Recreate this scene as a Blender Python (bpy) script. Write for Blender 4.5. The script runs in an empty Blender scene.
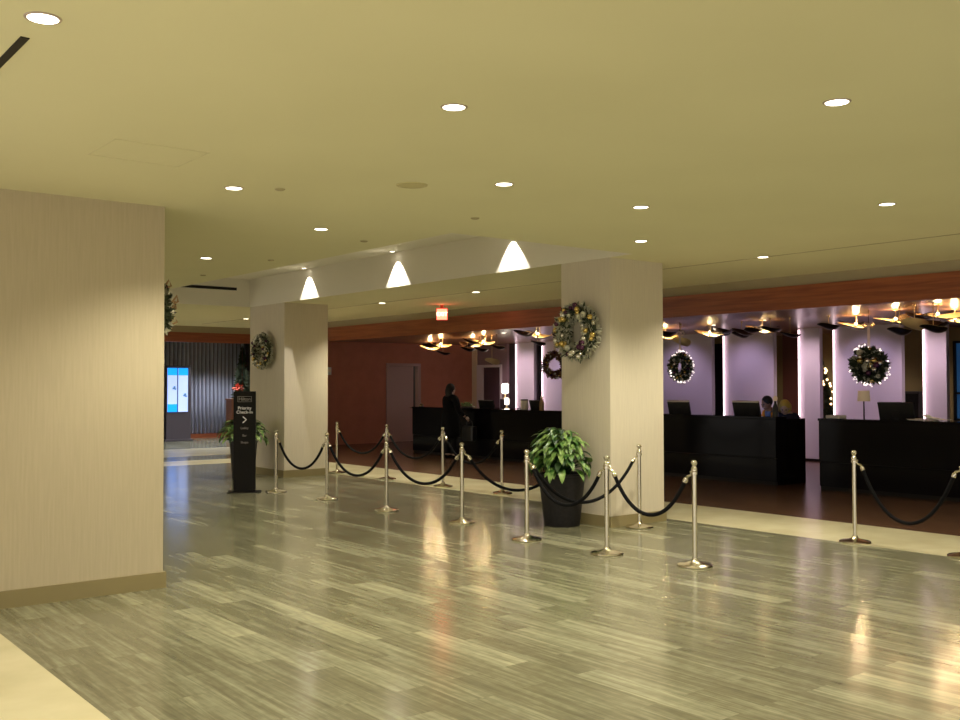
import bpy, bmesh, math, random
from mathutils import Vector, Matrix, Quaternion
PI = math.pi
COL = bpy.context.scene.collection
C = 3.2575          # lobby ceiling
CD = 2.96           # reception ceiling
random.seed(7)

# ------------------------------------------------------------------ materials
def mat(name, col, rough=0.6, metal=0.0, spec=0.5, coat=0.0, emit=None, es=0.0):
    m = bpy.data.materials.new(name); m.use_nodes = True
    b = m.node_tree.nodes['Principled BSDF']
    b.inputs['Base Color'].default_value = (*col, 1)
    b.inputs['Roughness'].default_value = rough
    b.inputs['Metallic'].default_value = metal
    b.inputs['Specular IOR Level'].default_value = spec
    b.inputs['Coat Weight'].default_value = coat
    if emit:
        b.inputs['Emission Color'].default_value = (*emit, 1)
        b.inputs['Emission Strength'].default_value = es
    return m

def nodes(m):
    return m.node_tree.nodes, m.node_tree.links, m.node_tree.nodes['Principled BSDF']

def noise_mat(name, c1, c2, scale=(8, 8, 8), detail=4, lo=0.35, hi=0.65, rough=0.6, metal=0.0, spec=0.5, coat=0.0, bump=0.0, nscale=1.0):
    m = mat(name, c1, rough, metal, spec, coat)
    N, L, b = nodes(m)
    tc = N.new('ShaderNodeTexCoord'); mp = N.new('ShaderNodeMapping'); mp.inputs['Scale'].default_value = scale
    no = N.new('ShaderNodeTexNoise'); no.inputs['Scale'].default_value = nscale; no.inputs['Detail'].default_value = detail
    cr = N.new('ShaderNodeValToRGB')
    cr.color_ramp.elements[0].position = lo; cr.color_ramp.elements[1].position = hi
    cr.color_ramp.elements[0].color = (*c1, 1); cr.color_ramp.elements[1].color = (*c2, 1)
    L.new(tc.outputs['Object'], mp.inputs['Vector']); L.new(mp.outputs[0], no.inputs['Vector'])
    L.new(no.outputs['Fac'], cr.inputs[0]); L.new(cr.outputs[0], b.inputs['Base Color'])
    if bump:
        bp = N.new('ShaderNodeBump'); bp.inputs['Strength'].default_value = bump; bp.inputs['Distance'].default_value = 0.004
        L.new(no.outputs['Fac'], bp.inputs['Height']); L.new(bp.outputs[0], b.inputs['Normal'])
    return m

def plank_mat():
    """vein-cut stone planks running along Y"""
    m = mat('stone_planks', (0.25, 0.24, 0.14), 0.2)
    N, L, b = nodes(m)
    tc = N.new('ShaderNodeTexCoord')
    mp = N.new('ShaderNodeMapping'); mp.inputs['Rotation'].default_value = (0, 0, PI/2); mp.inputs['Location'].default_value = (0.13, 0.05, 0)
    br = N.new('ShaderNodeTexBrick'); br.inputs['Scale'].default_value = 1.0
    br.inputs['Brick Width'].default_value = 1.05; br.inputs['Row Height'].default_value = 0.20
    br.inputs['Mortar Size'].default_value = 0.002; br.offset = 0.37; br.offset_frequency = 2
    br.inputs['Color1'].default_value = (0, 0, 0, 1); br.inputs['Color2'].default_value = (1, 1, 1, 1)
    br.inputs['Mortar'].default_value = (0.35, 0.35, 0.35, 1); br.inputs['Bias'].default_value = -0.05
    L.new(tc.outputs['Object'], mp.inputs['Vector']); L.new(mp.outputs[0], br.inputs['Vector'])
    # streaks along Y, shifted from plank to plank
    mp2 = N.new('ShaderNodeMapping'); mp2.inputs['Scale'].default_value = (15, 0.9, 15)
    add = N.new('ShaderNodeVectorMath'); add.operation = 'ADD'
    sc = N.new('ShaderNodeVectorMath'); sc.operation = 'SCALE'; sc.inputs['Scale'].default_value = 37.0
    L.new(br.outputs['Color'], sc.inputs[0]); L.new(tc.outputs['Object'], add.inputs[0]); L.new(sc.outputs[0], add.inputs[1])
    L.new(add.outputs[0], mp2.inputs['Vector'])
    no = N.new('ShaderNodeTexNoise'); no.inputs['Scale'].default_value = 1.4; no.inputs['Detail'].default_value = 6; no.inputs['Roughness'].default_value = 0.66
    no.inputs['Distortion'].default_value = 0.35
    L.new(mp2.outputs[0], no.inputs['Vector'])
    no2 = N.new('ShaderNodeTexNoise'); no2.inputs['Scale'].default_value = 14; no2.inputs['Detail'].default_value = 3
    L.new(tc.outputs['Object'], no2.inputs['Vector'])
    bw = N.new('ShaderNodeRGBToBW'); L.new(br.outputs['Color'], bw.inputs[0])
    pw = N.new('ShaderNodeMath'); pw.operation = 'POWER'; pw.inputs[1].default_value = 2.6; L.new(bw.outputs[0], pw.inputs[0])
    m1 = N.new('ShaderNodeMath'); m1.operation = 'MULTIPLY'; m1.inputs[1].default_value = 0.24; L.new(pw.outputs[0], m1.inputs[0])
    m2 = N.new('ShaderNodeMath'); m2.operation = 'MULTIPLY_ADD'; m2.inputs[1].default_value = 0.86
    L.new(no.outputs['Fac'], m2.inputs[0]); L.new(m1.outputs[0], m2.inputs[2])
    m3 = N.new('ShaderNodeMath'); m3.operation = 'MULTIPLY_ADD'; m3.inputs[1].default_value = 0.16
    L.new(no2.outputs['Fac'], m3.inputs[0]); L.new(m2.outputs[0], m3.inputs[2])
    cr = N.new('ShaderNodeValToRGB'); e = cr.color_ramp.elements
    e[0].position = 0.32; e[0].color = (0.10, 0.095, 0.062, 1)
    e[1].position = 0.82; e[1].color = (0.36, 0.35, 0.235, 1)
    k = e.new(0.53); k.color = (0.165, 0.158, 0.102, 1)
    k = e.new(0.70); k.color = (0.265, 0.26, 0.18, 1)
    L.new(m3.outputs[0], cr.inputs[0]); L.new(cr.outputs[0], b.inputs['Base Color'])
    mr = N.new('ShaderNodeMapRange'); mr.inputs['To Min'].default_value = 0.12; mr.inputs['To Max'].default_value = 0.22
    L.new(no.outputs['Fac'], mr.inputs['Value']); L.new(mr.outputs[0], b.inputs['Roughness'])
    return m

M = {}
M['plank'] = plank_mat()
M['beige'] = noise_mat('beige_marble', (0.58, 0.52, 0.34), (0.70, 0.64, 0.44), (1.5, 1.5, 1.5), 6, rough=0.22)
M['darkfloor'] = noise_mat('dark_red_wood_floor', (0.085, 0.045, 0.028), (0.15, 0.075, 0.045), (14, 1.2, 1), 4, rough=0.24)
M['ceil'] = noise_mat('olive_cream_ceiling_paint', (0.74, 0.70, 0.46), (0.77, 0.73, 0.485), (0.7, 0.7, 0.7), 2, rough=0.9, spec=0.2)
M['coffer'] = mat('pale_grey_coffer_paint', (0.84, 0.80, 0.70), 0.8, spec=0.2)
M['block'] = noise_mat('tan_wallcovering', (0.50, 0.43, 0.31), (0.535, 0.46, 0.335), (60, 60, 3), 3, rough=0.85, bump=0.15, spec=0.2)
M['pillar'] = noise_mat('cream_wallcovering', (0.66, 0.59, 0.48), (0.70, 0.63, 0.51), (60, 60, 3), 3, rough=0.85, bump=0.15, spec=0.2)
M['base'] = mat('olive_stone_baseboard', (0.27, 0.22, 0.11), 0.4)
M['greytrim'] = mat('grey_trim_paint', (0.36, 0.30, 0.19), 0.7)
M['redwood'] = noise_mat('red_wood_veneer', (0.20, 0.05, 0.022), (0.31, 0.09, 0.036), (2, 1.2, 26), 5, rough=0.35)
M['copperceil'] = noise_mat('glossy_copper_brown_ceiling', (0.20, 0.10, 0.06), (0.24, 0.12, 0.075), (1, 1, 1), 2, rough=0.28, spec=0.10)
M['redwall'] = noise_mat('rust_plaster', (0.40, 0.145, 0.085), (0.45, 0.165, 0.10), (3, 3, 3), 4, rough=0.75)
M['olivewall'] = mat('olive_brown_plaster', (0.24, 0.17, 0.07), 0.8)
M['darkwall'] = mat('dark_purple_wall', (0.035, 0.025, 0.03), 0.6)
M['panel'] = mat('lavender_white_panel', (0.56, 0.50, 0.58), 0.6)
M['creampanel'] = mat('cream_panel', (0.75, 0.62, 0.45), 0.5)
M['strip'] = mat('pink_light_strip', (1, 0.9, 0.95), 0.5, emit=(1.0, 0.72, 0.76), es=4.0)
M['doorpaint'] = mat('lavender_door_paint', (0.40, 0.25, 0.22), 0.5)
M['whiteframe'] = mat('white_painted_frame', (0.75, 0.65, 0.68), 0.5)
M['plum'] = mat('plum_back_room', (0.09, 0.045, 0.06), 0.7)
M['black'] = mat('glossy_black_lacquer', (0.006, 0.005, 0.007), 0.09, spec=0.09)
M['blackmatte'] = mat('matte_black', (0.005, 0.004, 0.005), 0.45, spec=0.25)
M['plastic'] = mat('black_plastic', (0.02, 0.02, 0.022), 0.35)
M['grey'] = mat('silver_grey_plastic', (0.6, 0.58, 0.55), 0.4)
M['chrome'] = mat('polished_steel', (0.72, 0.67, 0.56), 0.17, metal=1.0)
M['rope'] = noise_mat('black_velvet_rope', (0.002, 0.002, 0.003), (0.007, 0.007, 0.009), (150, 150, 150), 2, rough=0.8, spec=0.12)
M['pot'] = noise_mat('charcoal_planter', (0.010, 0.009, 0.012), (0.016, 0.014, 0.017), (30, 30, 30), 2, rough=0.5, spec=0.3)
M['soil'] = mat('dark_soil', (0.03, 0.02, 0.012), 0.95)
M['leaf'] = noise_mat('variegated_leaf', (0.03, 0.11, 0.016), (0.30, 0.45, 0.13), (9, 9, 9), 3, lo=0.42, hi=0.62, rough=0.38)
M['leafdark'] = mat('deep_green_leaf', (0.018, 0.055, 0.012), 0.45)
M['needle'] = noise_mat('pine_needles', (0.02, 0.035, 0.018), (0.07, 0.085, 0.045), (25, 25, 25), 2, rough=0.7)
M['frost'] = noise_mat('frosted_sprigs', (0.38, 0.37, 0.28), (0.72, 0.70, 0.56), (40, 40, 40), 2, rough=0.7)
M['gold'] = mat('gold_ornament', (0.75, 0.55, 0.18), 0.25, metal=0.9)
M['silver'] = mat('silver_ornament', (0.8, 0.76, 0.68), 0.2, metal=0.8)
M['plumball'] = mat('plum_ornament', (0.10, 0.03, 0.08), 0.25, metal=0.5)
M['dried'] = mat('dried_brown_twigs', (0.16, 0.07, 0.035), 0.8)
M['tan'] = mat('tan_ribbon', (0.45, 0.28, 0.14), 0.6)
M['ribbon'] = mat('pale_satin_ribbon', (0.85, 0.68, 0.58), 0.4)
M['tinsel'] = mat('white_fairy_lights', (0.9, 0.85, 0.8), 0.4, emit=(1.0, 0.85, 0.78), es=1.6)
M['bronze'] = mat('dark_bronze', (0.035, 0.022, 0.018), 0.3, metal=0.7)
M['brass'] = mat('satin_brass', (0.70, 0.53, 0.27), 0.45, metal=0.35)
M['bulb'] = mat('warm_bulb', (1, 0.9, 0.7), 0.5, emit=(1.0, 0.78, 0.42), es=15)
M['downlens'] = mat('downlight_lens', (1, 1, 0.95), 0.5, emit=(1.0, 0.93, 0.74), es=7)
M['washlens'] = mat('washer_lens', (1, 0.8, 0.9), 0.5, emit=(1.0, 0.75, 0.9), es=1.5)  # lens glow of the added panel lamps
M['downtrim'] = mat('downlight_trim', (0.45, 0.36, 0.30), 0.4)
M['ceilfit'] = mat('ceiling_fitting', (0.42, 0.36, 0.20), 0.7)
M['exit'] = mat('exit_sign_face', (1, 0.3, 0.2), 0.5, emit=(1.0, 0.16, 0.10), es=3.2)
M['exitletter'] = mat('exit_letters', (1, 0.8, 0.7), 0.5, emit=(1.0, 0.55, 0.42), es=4.5)
M['exitbox'] = mat('exit_housing', (0.35, 0.06, 0.03), 0.5)
M['screenblue'] = mat('blue_screen', (0, 0.2, 1), 0.3, emit=(0.01, 0.28, 1.0), es=1.5)
M['screenpale'] = mat('pale_blue_screen', (0.5, 0.6, 1), 0.3, emit=(0.40, 0.52, 1.0), es=1.05)
M['screendark'] = mat('screen_graphic', (0.1, 0.2, 0.3), 0.3, emit=(0.05, 0.14, 0.25), es=1)
M['kiosk'] = mat('grey_kiosk_metal', (0.10, 0.085, 0.10), 0.4)
M['display'] = mat('monitor_display', (0.2, 0.4, 0.9), 0.3, emit=(0.25, 0.45, 1.0), es=0.8)
M['white'] = mat('white_lettering', (0.85, 0.82, 0.78), 0.5, emit=(1, 0.95, 0.9), es=0.12)  # slight glow put into the white, though the letters are no lamp
M['greyletter'] = mat('grey_lettering', (0.35, 0.32, 0.33), 0.6)
M['window'] = mat('dusk_window', (0.02, 0.08, 0.2), 0.15, emit=(0.012, 0.05, 0.13), es=0.5)
M['skin'] = mat('skin', (0.30, 0.15, 0.09), 0.5)
M['fair'] = mat('fair_skin', (0.62, 0.42, 0.32), 0.5)
M['orange'] = mat('orange_cloth', (0.95, 0.34, 0.02), 0.8)
M['navy'] = mat('navy_cloth', (0.015, 0.016, 0.04), 0.8)
M['blackcloth'] = mat('black_wool', (0.006, 0.006, 0.008), 0.9, spec=0.2)
M['hairdark'] = mat('dark_hair', (0.012, 0.008, 0.006), 0.55)
M['blond'] = mat('blond_hair', (0.62, 0.45, 0.10), 0.5)
M['lampshade'] = mat('glowing_lamp_glass', (1, 1, 0.95), 0.5, emit=(1.0, 0.88, 0.72), es=6)
M['shade'] = mat('dim_cream_shade', (0.6, 0.48, 0.30), 0.7, emit=(0.6, 0.42, 0.25), es=0.22)  # low glow added; the lamp is unlit, caps and sensor are no lamps
M['paper'] = mat('white_paper', (0.9, 0.82, 0.75), 0.6)
M['green'] = mat('pale_green_foliage', (0.34, 0.42, 0.20), 0.7)
M['orangered'] = mat('red_petals', (0.55, 0.10, 0.06), 0.6)
M['wood'] = mat('brown_wood_cabinet', (0.30, 0.12, 0.06), 0.5)
M['bluebadge'] = mat('blue_plastic', (0.10, 0.2, 0.8), 0.35)

def curtain_mat():
    m = mat('ribbed_grey_wall', (0.3, 0.3, 0.35), 0.7)
    return m
M['ribback'] = mat('rib_gap_grey', (0.17, 0.17, 0.23), 0.7)
M['ribs'] = noise_mat('ribbed_grey_panel', (0.44, 0.46, 0.60), (0.50, 0.52, 0.66), (2, 2, 2), 2, rough=0.7)

# ------------------------------------------------------------------ mesh helpers
class MB:
    def __init__(s):
        s.bm = bmesh.new(); s.mi = 0
    def _add(s, verts, faces, smooth=False):
        vs = [s.bm.verts.new(v) for v in verts]
        for f in faces:
            try:
                fc = s.bm.faces.new([vs[i] for i in f]); fc.smooth = smooth; fc.material_index = s.mi
            except ValueError: pass
        return vs
    def box(s, x0, x1, y0, y1, z0, z1, bev=0, M4=None):
        v = [(x0,y0,z0),(x1,y0,z0),(x1,y1,z0),(x0,y1,z0),(x0,y0,z1),(x1,y0,z1),(x1,y1,z1),(x0,y1,z1)]
        if bev > 0:
            b2 = bmesh.new(); vs = [b2.verts.new(p) for p in v]
            for f in [(3,2,1,0),(4,5,6,7),(0,1,5,4),(1,2,6,5),(2,3,7,6),(3,0,4,7)]: b2.faces.new([vs[i] for i in f])
            bmesh.ops.bevel(b2, geom=b2.edges[:], offset=bev, segments=2, affect='EDGES', profile=0.5)
            b2.verts.index_update()
            vv = [tuple(q.co) for q in b2.verts]; ff = [[q.index for q in f.verts] for f in b2.faces]; b2.free()
            if M4: vv = [tuple(M4 @ Vector(p)) for p in vv]
            s._add(vv, ff); return s
        if M4: v = [tuple(M4 @ Vector(p)) for p in v]
        s._add(v, [(3,2,1,0),(4,5,6,7),(0,1,5,4),(1,2,6,5),(2,3,7,6),(3,0,4,7)]); return s
    def lathe(s, prof, n=32, cx=0, cy=0, M4=None, cap=True):
        vs = []; faces = []
        for r, z in prof:
            for i in range(n):
                a = 2*PI*i/n; vs.append((cx + r*math.cos(a), cy + r*math.sin(a), z))
        for j in range(len(prof)-1):
            for i in range(n):
                a = j*n+i; b = j*n+(i+1) % n
                faces.append((a, b, b+n, a+n))
        if cap:
            faces.append(tuple(reversed(range(n)))); faces.append(tuple(range((len(prof)-1)*n, len(prof)*n)))
        if M4: vs = [tuple(M4 @ Vector(p)) for p in vs]
        s._add(vs, faces, True); return s
    def sphere(s, c, r, seg=12, rings=8, sc=(1,1,1), rot=None):
        vs = []; faces = []
        for j in range(rings+1):
            t = PI*j/rings
            for i in range(seg):
                a = 2*PI*i/seg
                p = Vector((math.sin(t)*math.cos(a)*r*sc[0], math.sin(t)*math.sin(a)*r*sc[1], math.cos(t)*r*sc[2]))
                if rot: p = rot @ p
                vs.append(tuple(p + Vector(c)))
        for j in range(rings):
            for i in range(seg):
                a = j*seg+i; b = j*seg+(i+1) % seg
                faces.append((a, a+seg, b+seg, b))
        s._add(vs, faces, True); return s
    def tube(s, pts, r, n=10, cap=True):
        pts = [Vector(p) for p in pts]; m = len(pts)
        rs = r if isinstance(r, (list, tuple)) else [r]*m
        up = Vector((0, 0, 1)); vs = []; faces = []
        d0 = (pts[1]-pts[0]).normalized()
        if abs(d0.dot(up)) > 0.95: up = Vector((1, 0, 0))
        for k in range(m):
            d = (pts[min(k+1, m-1)] - pts[max(k-1, 0)]).normalized()
            a = d.cross(up)
            if a.length < 1e-4: a = d.cross(Vector((0.3, 1, 0)))
            a.normalize(); b = a.cross(d).normalized()
            up = b
            for i in range(n):
                t = 2*PI*i/n; vs.append(tuple(pts[k] + (a*math.cos(t) + b*math.sin(t))*rs[k]))
        for k in range(m-1):
            for i in range(n):
                x = k*n+i; y = k*n+(i+1) % n; faces.append((x, x+n, y+n, y))
        if cap:
            faces.append(tuple(range(n))); faces.append(tuple(reversed(range((m-1)*n, m*n))))
        s._add(vs, faces, True); return s
    def quad(s, a, b, c, d):
        s._add([a, b, c, d], [(0, 1, 2, 3)]); return s
    def build(s, name, mats, parent=None, loc=(0,0,0), recalc=True):
        if recalc: bmesh.ops.recalc_face_normals(s.bm, faces=s.bm.faces[:])
        me = bpy.data.meshes.new(name); s.bm.to_mesh(me); s.bm.free()
        for mm in (mats if isinstance(mats, (list, tuple)) else [mats]): me.materials.append(mm)
        try: me.shade_auto_smooth  # noqa
        except Exception: pass
        o = bpy.data.objects.new(name, me); COL.objects.link(o); o.location = loc
        if parent: o.parent = parent
        # mark hard edges by angle
        me2 = o.data
        try:
            bmx = bmesh.new(); bmx.from_mesh(me2)
            for e in bmx.edges:
                if len(e.link_faces) == 2 and e.calc_face_angle(0) > math.radians(42): e.smooth = False
            bmx.to_mesh(me2); bmx.free()
        except Exception: pass
        return o

def tag(o, label=None, cat=None, group=None, kind=None):
    if label: o['label'] = label
    if cat: o['category'] = cat
    if group: o['group'] = group
    if kind: o['kind'] = kind
    return o
def thing(name, label, cat, loc=(0,0,0), rz=0, group=None):
    o = bpy.data.objects.new(name, None); COL.objects.link(o)
    o.location = loc; o.rotation_euler = (0, 0, rz); o.empty_display_size = 0.1
    return tag(o, label, cat, group)
def struct(o, label=None, cat=None):
    o['kind'] = 'structure'
    if label: o['label'] = label
    if cat: o['category'] = cat
    return o
def kids(o): return [c for c in bpy.data.objects if c.parent == o]
def dup(o, loc=None, rz=None, label=None, parent=None, top=True):
    c = o.copy(); COL.objects.link(c)
    if parent: c.parent = parent
    if loc is not None: c.location = loc
    if rz is not None: c.rotation_euler = (0, 0, rz)
    if label: c['label'] = label
    for k in kids(o): dup(k, parent=c, top=False)
    return c
def text(name, s, size, m, parent, loc, rot, ext=0.002, align='CENTER'):
    cu = bpy.data.curves.new(name, 'FONT'); cu.body = s; cu.size = size; cu.extrude = ext; cu.align_x = align; cu.align_y = 'CENTER'
    t = bpy.data.objects.new(name + '_tmp', cu); COL.objects.link(t)
    dg = bpy.context.evaluated_depsgraph_get(); dg.update()
    me = bpy.data.meshes.new_from_object(t.evaluated_get(dg)); bpy.data.objects.remove(t)
    me.materials.clear(); me.materials.append(m)
    o = bpy.data.objects.new(name, me); COL.objects.link(o); o.parent = parent; o.location = loc; o.rotation_euler = rot
    return o
def light(name, kind, loc, power, color, parent=None, rot=(0,0,0), **kw):
    d = bpy.data.lights.new(name, kind); d.energy = power; d.color = color
    for k, v in kw.items(): setattr(d, k, v)
    d.specular_factor = 0.4
    o = bpy.data.objects.new(name, d); COL.objects.link(o); o.location = loc; o.rotation_euler = rot
    if parent: o.parent = parent
    return o

# ------------------------------------------------------------------ room shell
mb = MB()
XL, YL = -1.6, -2.6
def fl(x0, x1, y0, y1, mi): mb.mi = mi; mb.box(x0, x1, y0, y1, -0.1, 0)
# 0 planks, 1 beige, 2 dark red floor
fl(XL, 1.75, YL, 20.77, 1)
fl(1.75, 9.88, YL, 20.77, 0)
fl(9.88, 11.30, YL, 20.77, 1)
fl(XL, 11.30, 20.77, 22.0, 1)
fl(XL, 11.30, 22.0, 23.3, 0)
fl(XL, 12.3, 23.3, 25.0, 1)
fl(XL, 15.4, 25.0, 26.1, 1)
fl(XL, 15.4, 26.1, 31.4, 0)
fl(11.30, 12.3, YL, 23.3, 2)
fl(12.3, 24.0, YL, 25.0, 2)
fl(15.4, 24.0, 25.0, 31.4, 2)
struct(mb.build('floor', [M['plank'], M['beige'], M['darkfloor']]), 'lobby floor of grey-olive stone planks with beige border strips', 'floor')

# lobby ceiling with the raised coffer
CX0, CX1, CY0, CY1, CZ = 6.06, 8.74, 8.06, 18.25, 3.80
mb = MB()
T = C + 0.9
mb.box(XL, CX0, YL, 25.0, C, T); mb.box(CX1, 12.33, YL, 25.0, C, T)
mb.box(CX0, CX1, YL, CY0, C, T); mb.box(CX0, CX1, CY1, 25.0, C, T)
struct(mb.build('ceiling', M['ceil']), 'olive cream painted lobby ceiling', 'ceiling')
mb = MB(); t_ = 0.012
mb.box(CX1-t_, CX1, CY0, CY1, C, CZ); mb.box(CX0, CX0+t_, CY0, CY1, C, CZ)
mb.box(CX0+t_, CX1-t_, CY0, CY0+t_, C, CZ); mb.box(CX0+t_, CX1-t_, CY1-t_, CY1, C, CZ)
mb.box(CX0, CX1, CY0, CY1, CZ, CZ+0.05)
struct(mb.build('ceiling', M['coffer']), 'pale grey raised ceiling coffer between the pillars', 'ceiling')
# reception ceiling, back corridor ceiling
struct(MB().box(12.42, 24, 0.0, 25.0, CD, CD+0.4).build('ceiling', M['copperceil']), 'low glossy brown ceiling over the reception desks', 'ceiling')
struct(MB().box(8.4, 15.4, 25.1, 31.4, 3.12, 3.4).build('ceiling', M['ceil']), 'lower ceiling behind the wood fascia', 'ceiling')

# fascia: grey reveal and red wood board, turning the corner at (12.3, 25)
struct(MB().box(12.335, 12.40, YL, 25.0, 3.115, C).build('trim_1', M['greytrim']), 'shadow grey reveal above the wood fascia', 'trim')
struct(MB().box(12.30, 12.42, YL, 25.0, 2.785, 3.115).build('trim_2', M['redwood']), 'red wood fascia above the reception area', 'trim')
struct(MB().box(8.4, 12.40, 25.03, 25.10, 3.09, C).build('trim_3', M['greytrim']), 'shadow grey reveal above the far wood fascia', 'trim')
m_rw2 = noise_mat('red_wood_veneer_crosswise', (0.20, 0.05, 0.022), (0.31, 0.09, 0.036), (1.2, 2, 26), 5, rough=0.35)
struct(MB().box(8.4, 12.42, 25.0, 25.12, 2.835, 3.09).build('trim_4', m_rw2), 'red wood fascia over the far corridor', 'trim')
struct(MB().box(10.19, 10.215, 3.0, 24.0, C-0.004, C+0.001).build('trim_5', M['ceilfit']), 'thin linear groove along the ceiling', 'trim')

# left block wall
struct(MB().box(XL, 3.222, 8.385, 16.0, 0, C).build('wall_left', M['block']), 'tan wallcovered block wall at the left', 'wall')
mb = MB(); mb.box(XL, 3.245, 8.365, 8.385, 0, 0.135); mb.box(3.222, 3.245, 8.385, 16.0, 0, 0.135)
struct(mb.build('baseboard_left', M['base']), 'olive brown baseboard of the left wall', 'baseboard')
# far outer walls
struct(MB().box(XL, 8.4, 25.0, 25.1, 0, C).build('wall_north', M['block']), 'wall left of the far corridor', 'wall')
struct(MB().box(8.3, 8.4, 25.1, 31.4, 0, 3.12).build('wall_corridor', M['block']), 'corridor side wall', 'wall')
# ribbed far wall
mb = MB(); mb.mi = 1; mb.box(8.4, 15.4, 31.2, 31.3, 0, 3.12); mb.mi = 0
x = 8.45
while x < 14.75:
    mb.lathe([(0.047, 0.16), (0.047, 3.1)], 8, x, 31.19); x += 0.135
struct(mb.build('wall_far', [M['ribs'], M['ribback']]), 'ribbed grey mauve wall at the end of the corridor', 'wall')
struct(MB().box(8.4, 14.8, 31.08, 31.15, 0, 0.14).build('baseboard_far', M['redwood']), 'red wood baseboard under the ribbed wall', 'baseboard')
struct(MB().box(14.75, 15.4, 31.0, 31.1, 0, 3.12).build('wall_far_dark', M['darkwall']), 'dark wall section beside the ribbed wall', 'wall')

# rust wall at Y=25 with a doorway
DX0, DX1, DZ = 16.40, 17.55, 2.31
mb = MB()
mb.box(12.30, DX0, 25.0, 25.12, 0, CD); mb.box(DX1, 19.60, 25.0, 25.12, 0, CD); mb.box(DX0, DX1, 25.0, 25.12, DZ, CD)
struct(mb.build('wall_rust', M['redwall']), 'rust coloured wall behind the left reception desk', 'wall')
struct(MB().box(15.3, 15.4, 25.12, 31.4, 0, 3.12).build('wall_corridor_right', M['darkwall']), 'dark side wall of the corridor', 'wall')
struct(MB().box(15.4, 19.6, 27.2, 27.3, 0, CD).build('wall_room', M['darkwall']), 'dark back of the room beyond the door', 'wall')
d1 = thing('door_1', 'lavender grey door half open in the rust wall', 'door', (DX0, 25.0, 0)); d1['kind'] = 'structure'
MB().box(0.05, 0.93, -0.01, 0.035, 0.01, 2.27, 0.003).build('door_leaf', M['doorpaint'], d1)
mb = MB(); mb.box(-0.05, 0.05, -0.03, 0.13, 0, 2.36); mb.box(1.10, 1.20, -0.03, 0.13, 0, 2.36); mb.box(0.05, 1.10, -0.03, 0.13, 2.28, 2.36)
mb.build('door_frame', M['doorpaint'], d1)
h = MB(); h.tube([(0.86, -0.015, 1.02), (0.86, -0.06, 1.02), (0.75, -0.06, 1.02)], 0.011, 8); h.build('door_handle', M['chrome'], d1)

# back wall at X=19.6 line : second door, dark fins
X1 = 19.6
mb = MB(); mb.box(X1, X1+0.1, 24.75, 25.0, 0, CD)
struct(mb.build('wall_cream', M['creampanel']), 'narrow cream wall strip at the corner', 'wall')
mb = MB(); mb.box(X1, X1+0.1, 23.50, 24.72, 2.33, CD); mb.box(X1, X1+0.1, 23.28, 23.50, 0, CD)
struct(mb.build('wall_back', noise_mat('mauve_plaster', (0.27, 0.17, 0.19), (0.30, 0.19, 0.21), (2,2,2), 2, rough=0.7)), 'mauve wall around the second door', 'wall')
d2 = thing('door_2', 'white framed doorway into a dark plum room', 'door', (X1, 24.72, 0)); d2['kind'] = 'structure'
mb = MB(); mb.box(-0.03, 0.12, -0.26, 0.0, 0, 2.25); mb.box(-0.03, 0.12, -1.22, -1.13, 0, 2.33); mb.box(-0.03, 0.12, -1.13, 0, 2.25, 2.33)
mb.build('door_frame', M['whiteframe'], d2)
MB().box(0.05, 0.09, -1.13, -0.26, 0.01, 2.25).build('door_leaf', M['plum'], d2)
struct(MB().box(X1+0.1, X1+0.15, 22.0, 25.0, 0, CD).build('wall_back_dark', M['darkwall']), 'dark wall behind the second door', 'wall')

# back wall far behind the panels with a dusk window
mb = MB()
WY0, WY1, WZ0, WZ1 = 8.6, 10.78, 0.9, 2.66
XB = 22.0
mb.box(XB, XB+0.1, WY1, 25.1, 0, CD); mb.box(XB, XB+0.1, 0, WY0, 0, CD); mb.box(XB, XB+0.1, WY0, WY1, 0, WZ0); mb.box(XB, XB+0.1, WY0, WY1, WZ1, CD)
struct(mb.build('wall_olive', M['olivewall']), 'olive brown back wall behind the light panels', 'wall')
w1 = thing('window_1', 'dusk blue window with dark mullions at the right', 'window', (XB, WY0, WZ0)); w1['kind'] = 'structure'
MB().box(0.05, 0.07, 0, WY1-WY0, 0, WZ1-WZ0).build('window_glass', M['window'], w1)
mb = MB(); ww = WY1-WY0; wh = WZ1-WZ0
for yy in (0, ww*0.5, ww-0.05): mb.box(-0.02, 0.06, yy, yy+0.05, 0, wh)
for zz in (0, wh*0.33, wh-0.05): mb.box(-0.02, 0.06, 0, ww, zz, zz+0.05)
mb.tube([(-0.03, ww*0.72, wh), (-0.03, ww*0.66, wh*0.55), (-0.03, ww*0.55, 0)], 0.035, 8)
mb.build('window_frame', M['blackmatte'], w1)
struct(MB().box(12.4, 24, 0, 0.1, 0, CD).build('wall_right', M['olivewall']), 'side wall at the far right of reception', 'wall')  # added out of view to keep world light off the desks

# dark fins between the light panels
for i, (a, b) in enumerate([(22.05, 22.78+0.5), (21.63, 22.04), (15.14, 15.53)]):
    pass
struct(MB().box(X1+0.16, X1+0.26, 21.0, 23.3, 0.0, CD).build('wall_dark_fin', M['blackmatte']), 'black backing wall between light panels', 'wall')
struct(MB().box(X1+0.55, X1+0.65, 15.3, 15.9, 0.0, 2.72).build('wall_dark_fin', M['blackmatte']), 'black backing behind the gap of two wide panels', 'wall')
struct(MB().box(X1+1.2, X1+1.3, 13.75, 14.35, 0.0, CD).build('wall_brown', mat('brown_red_plaster', (0.16, 0.055, 0.03), 0.7)), 'red brown recess wall between panels', 'wall')

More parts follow.
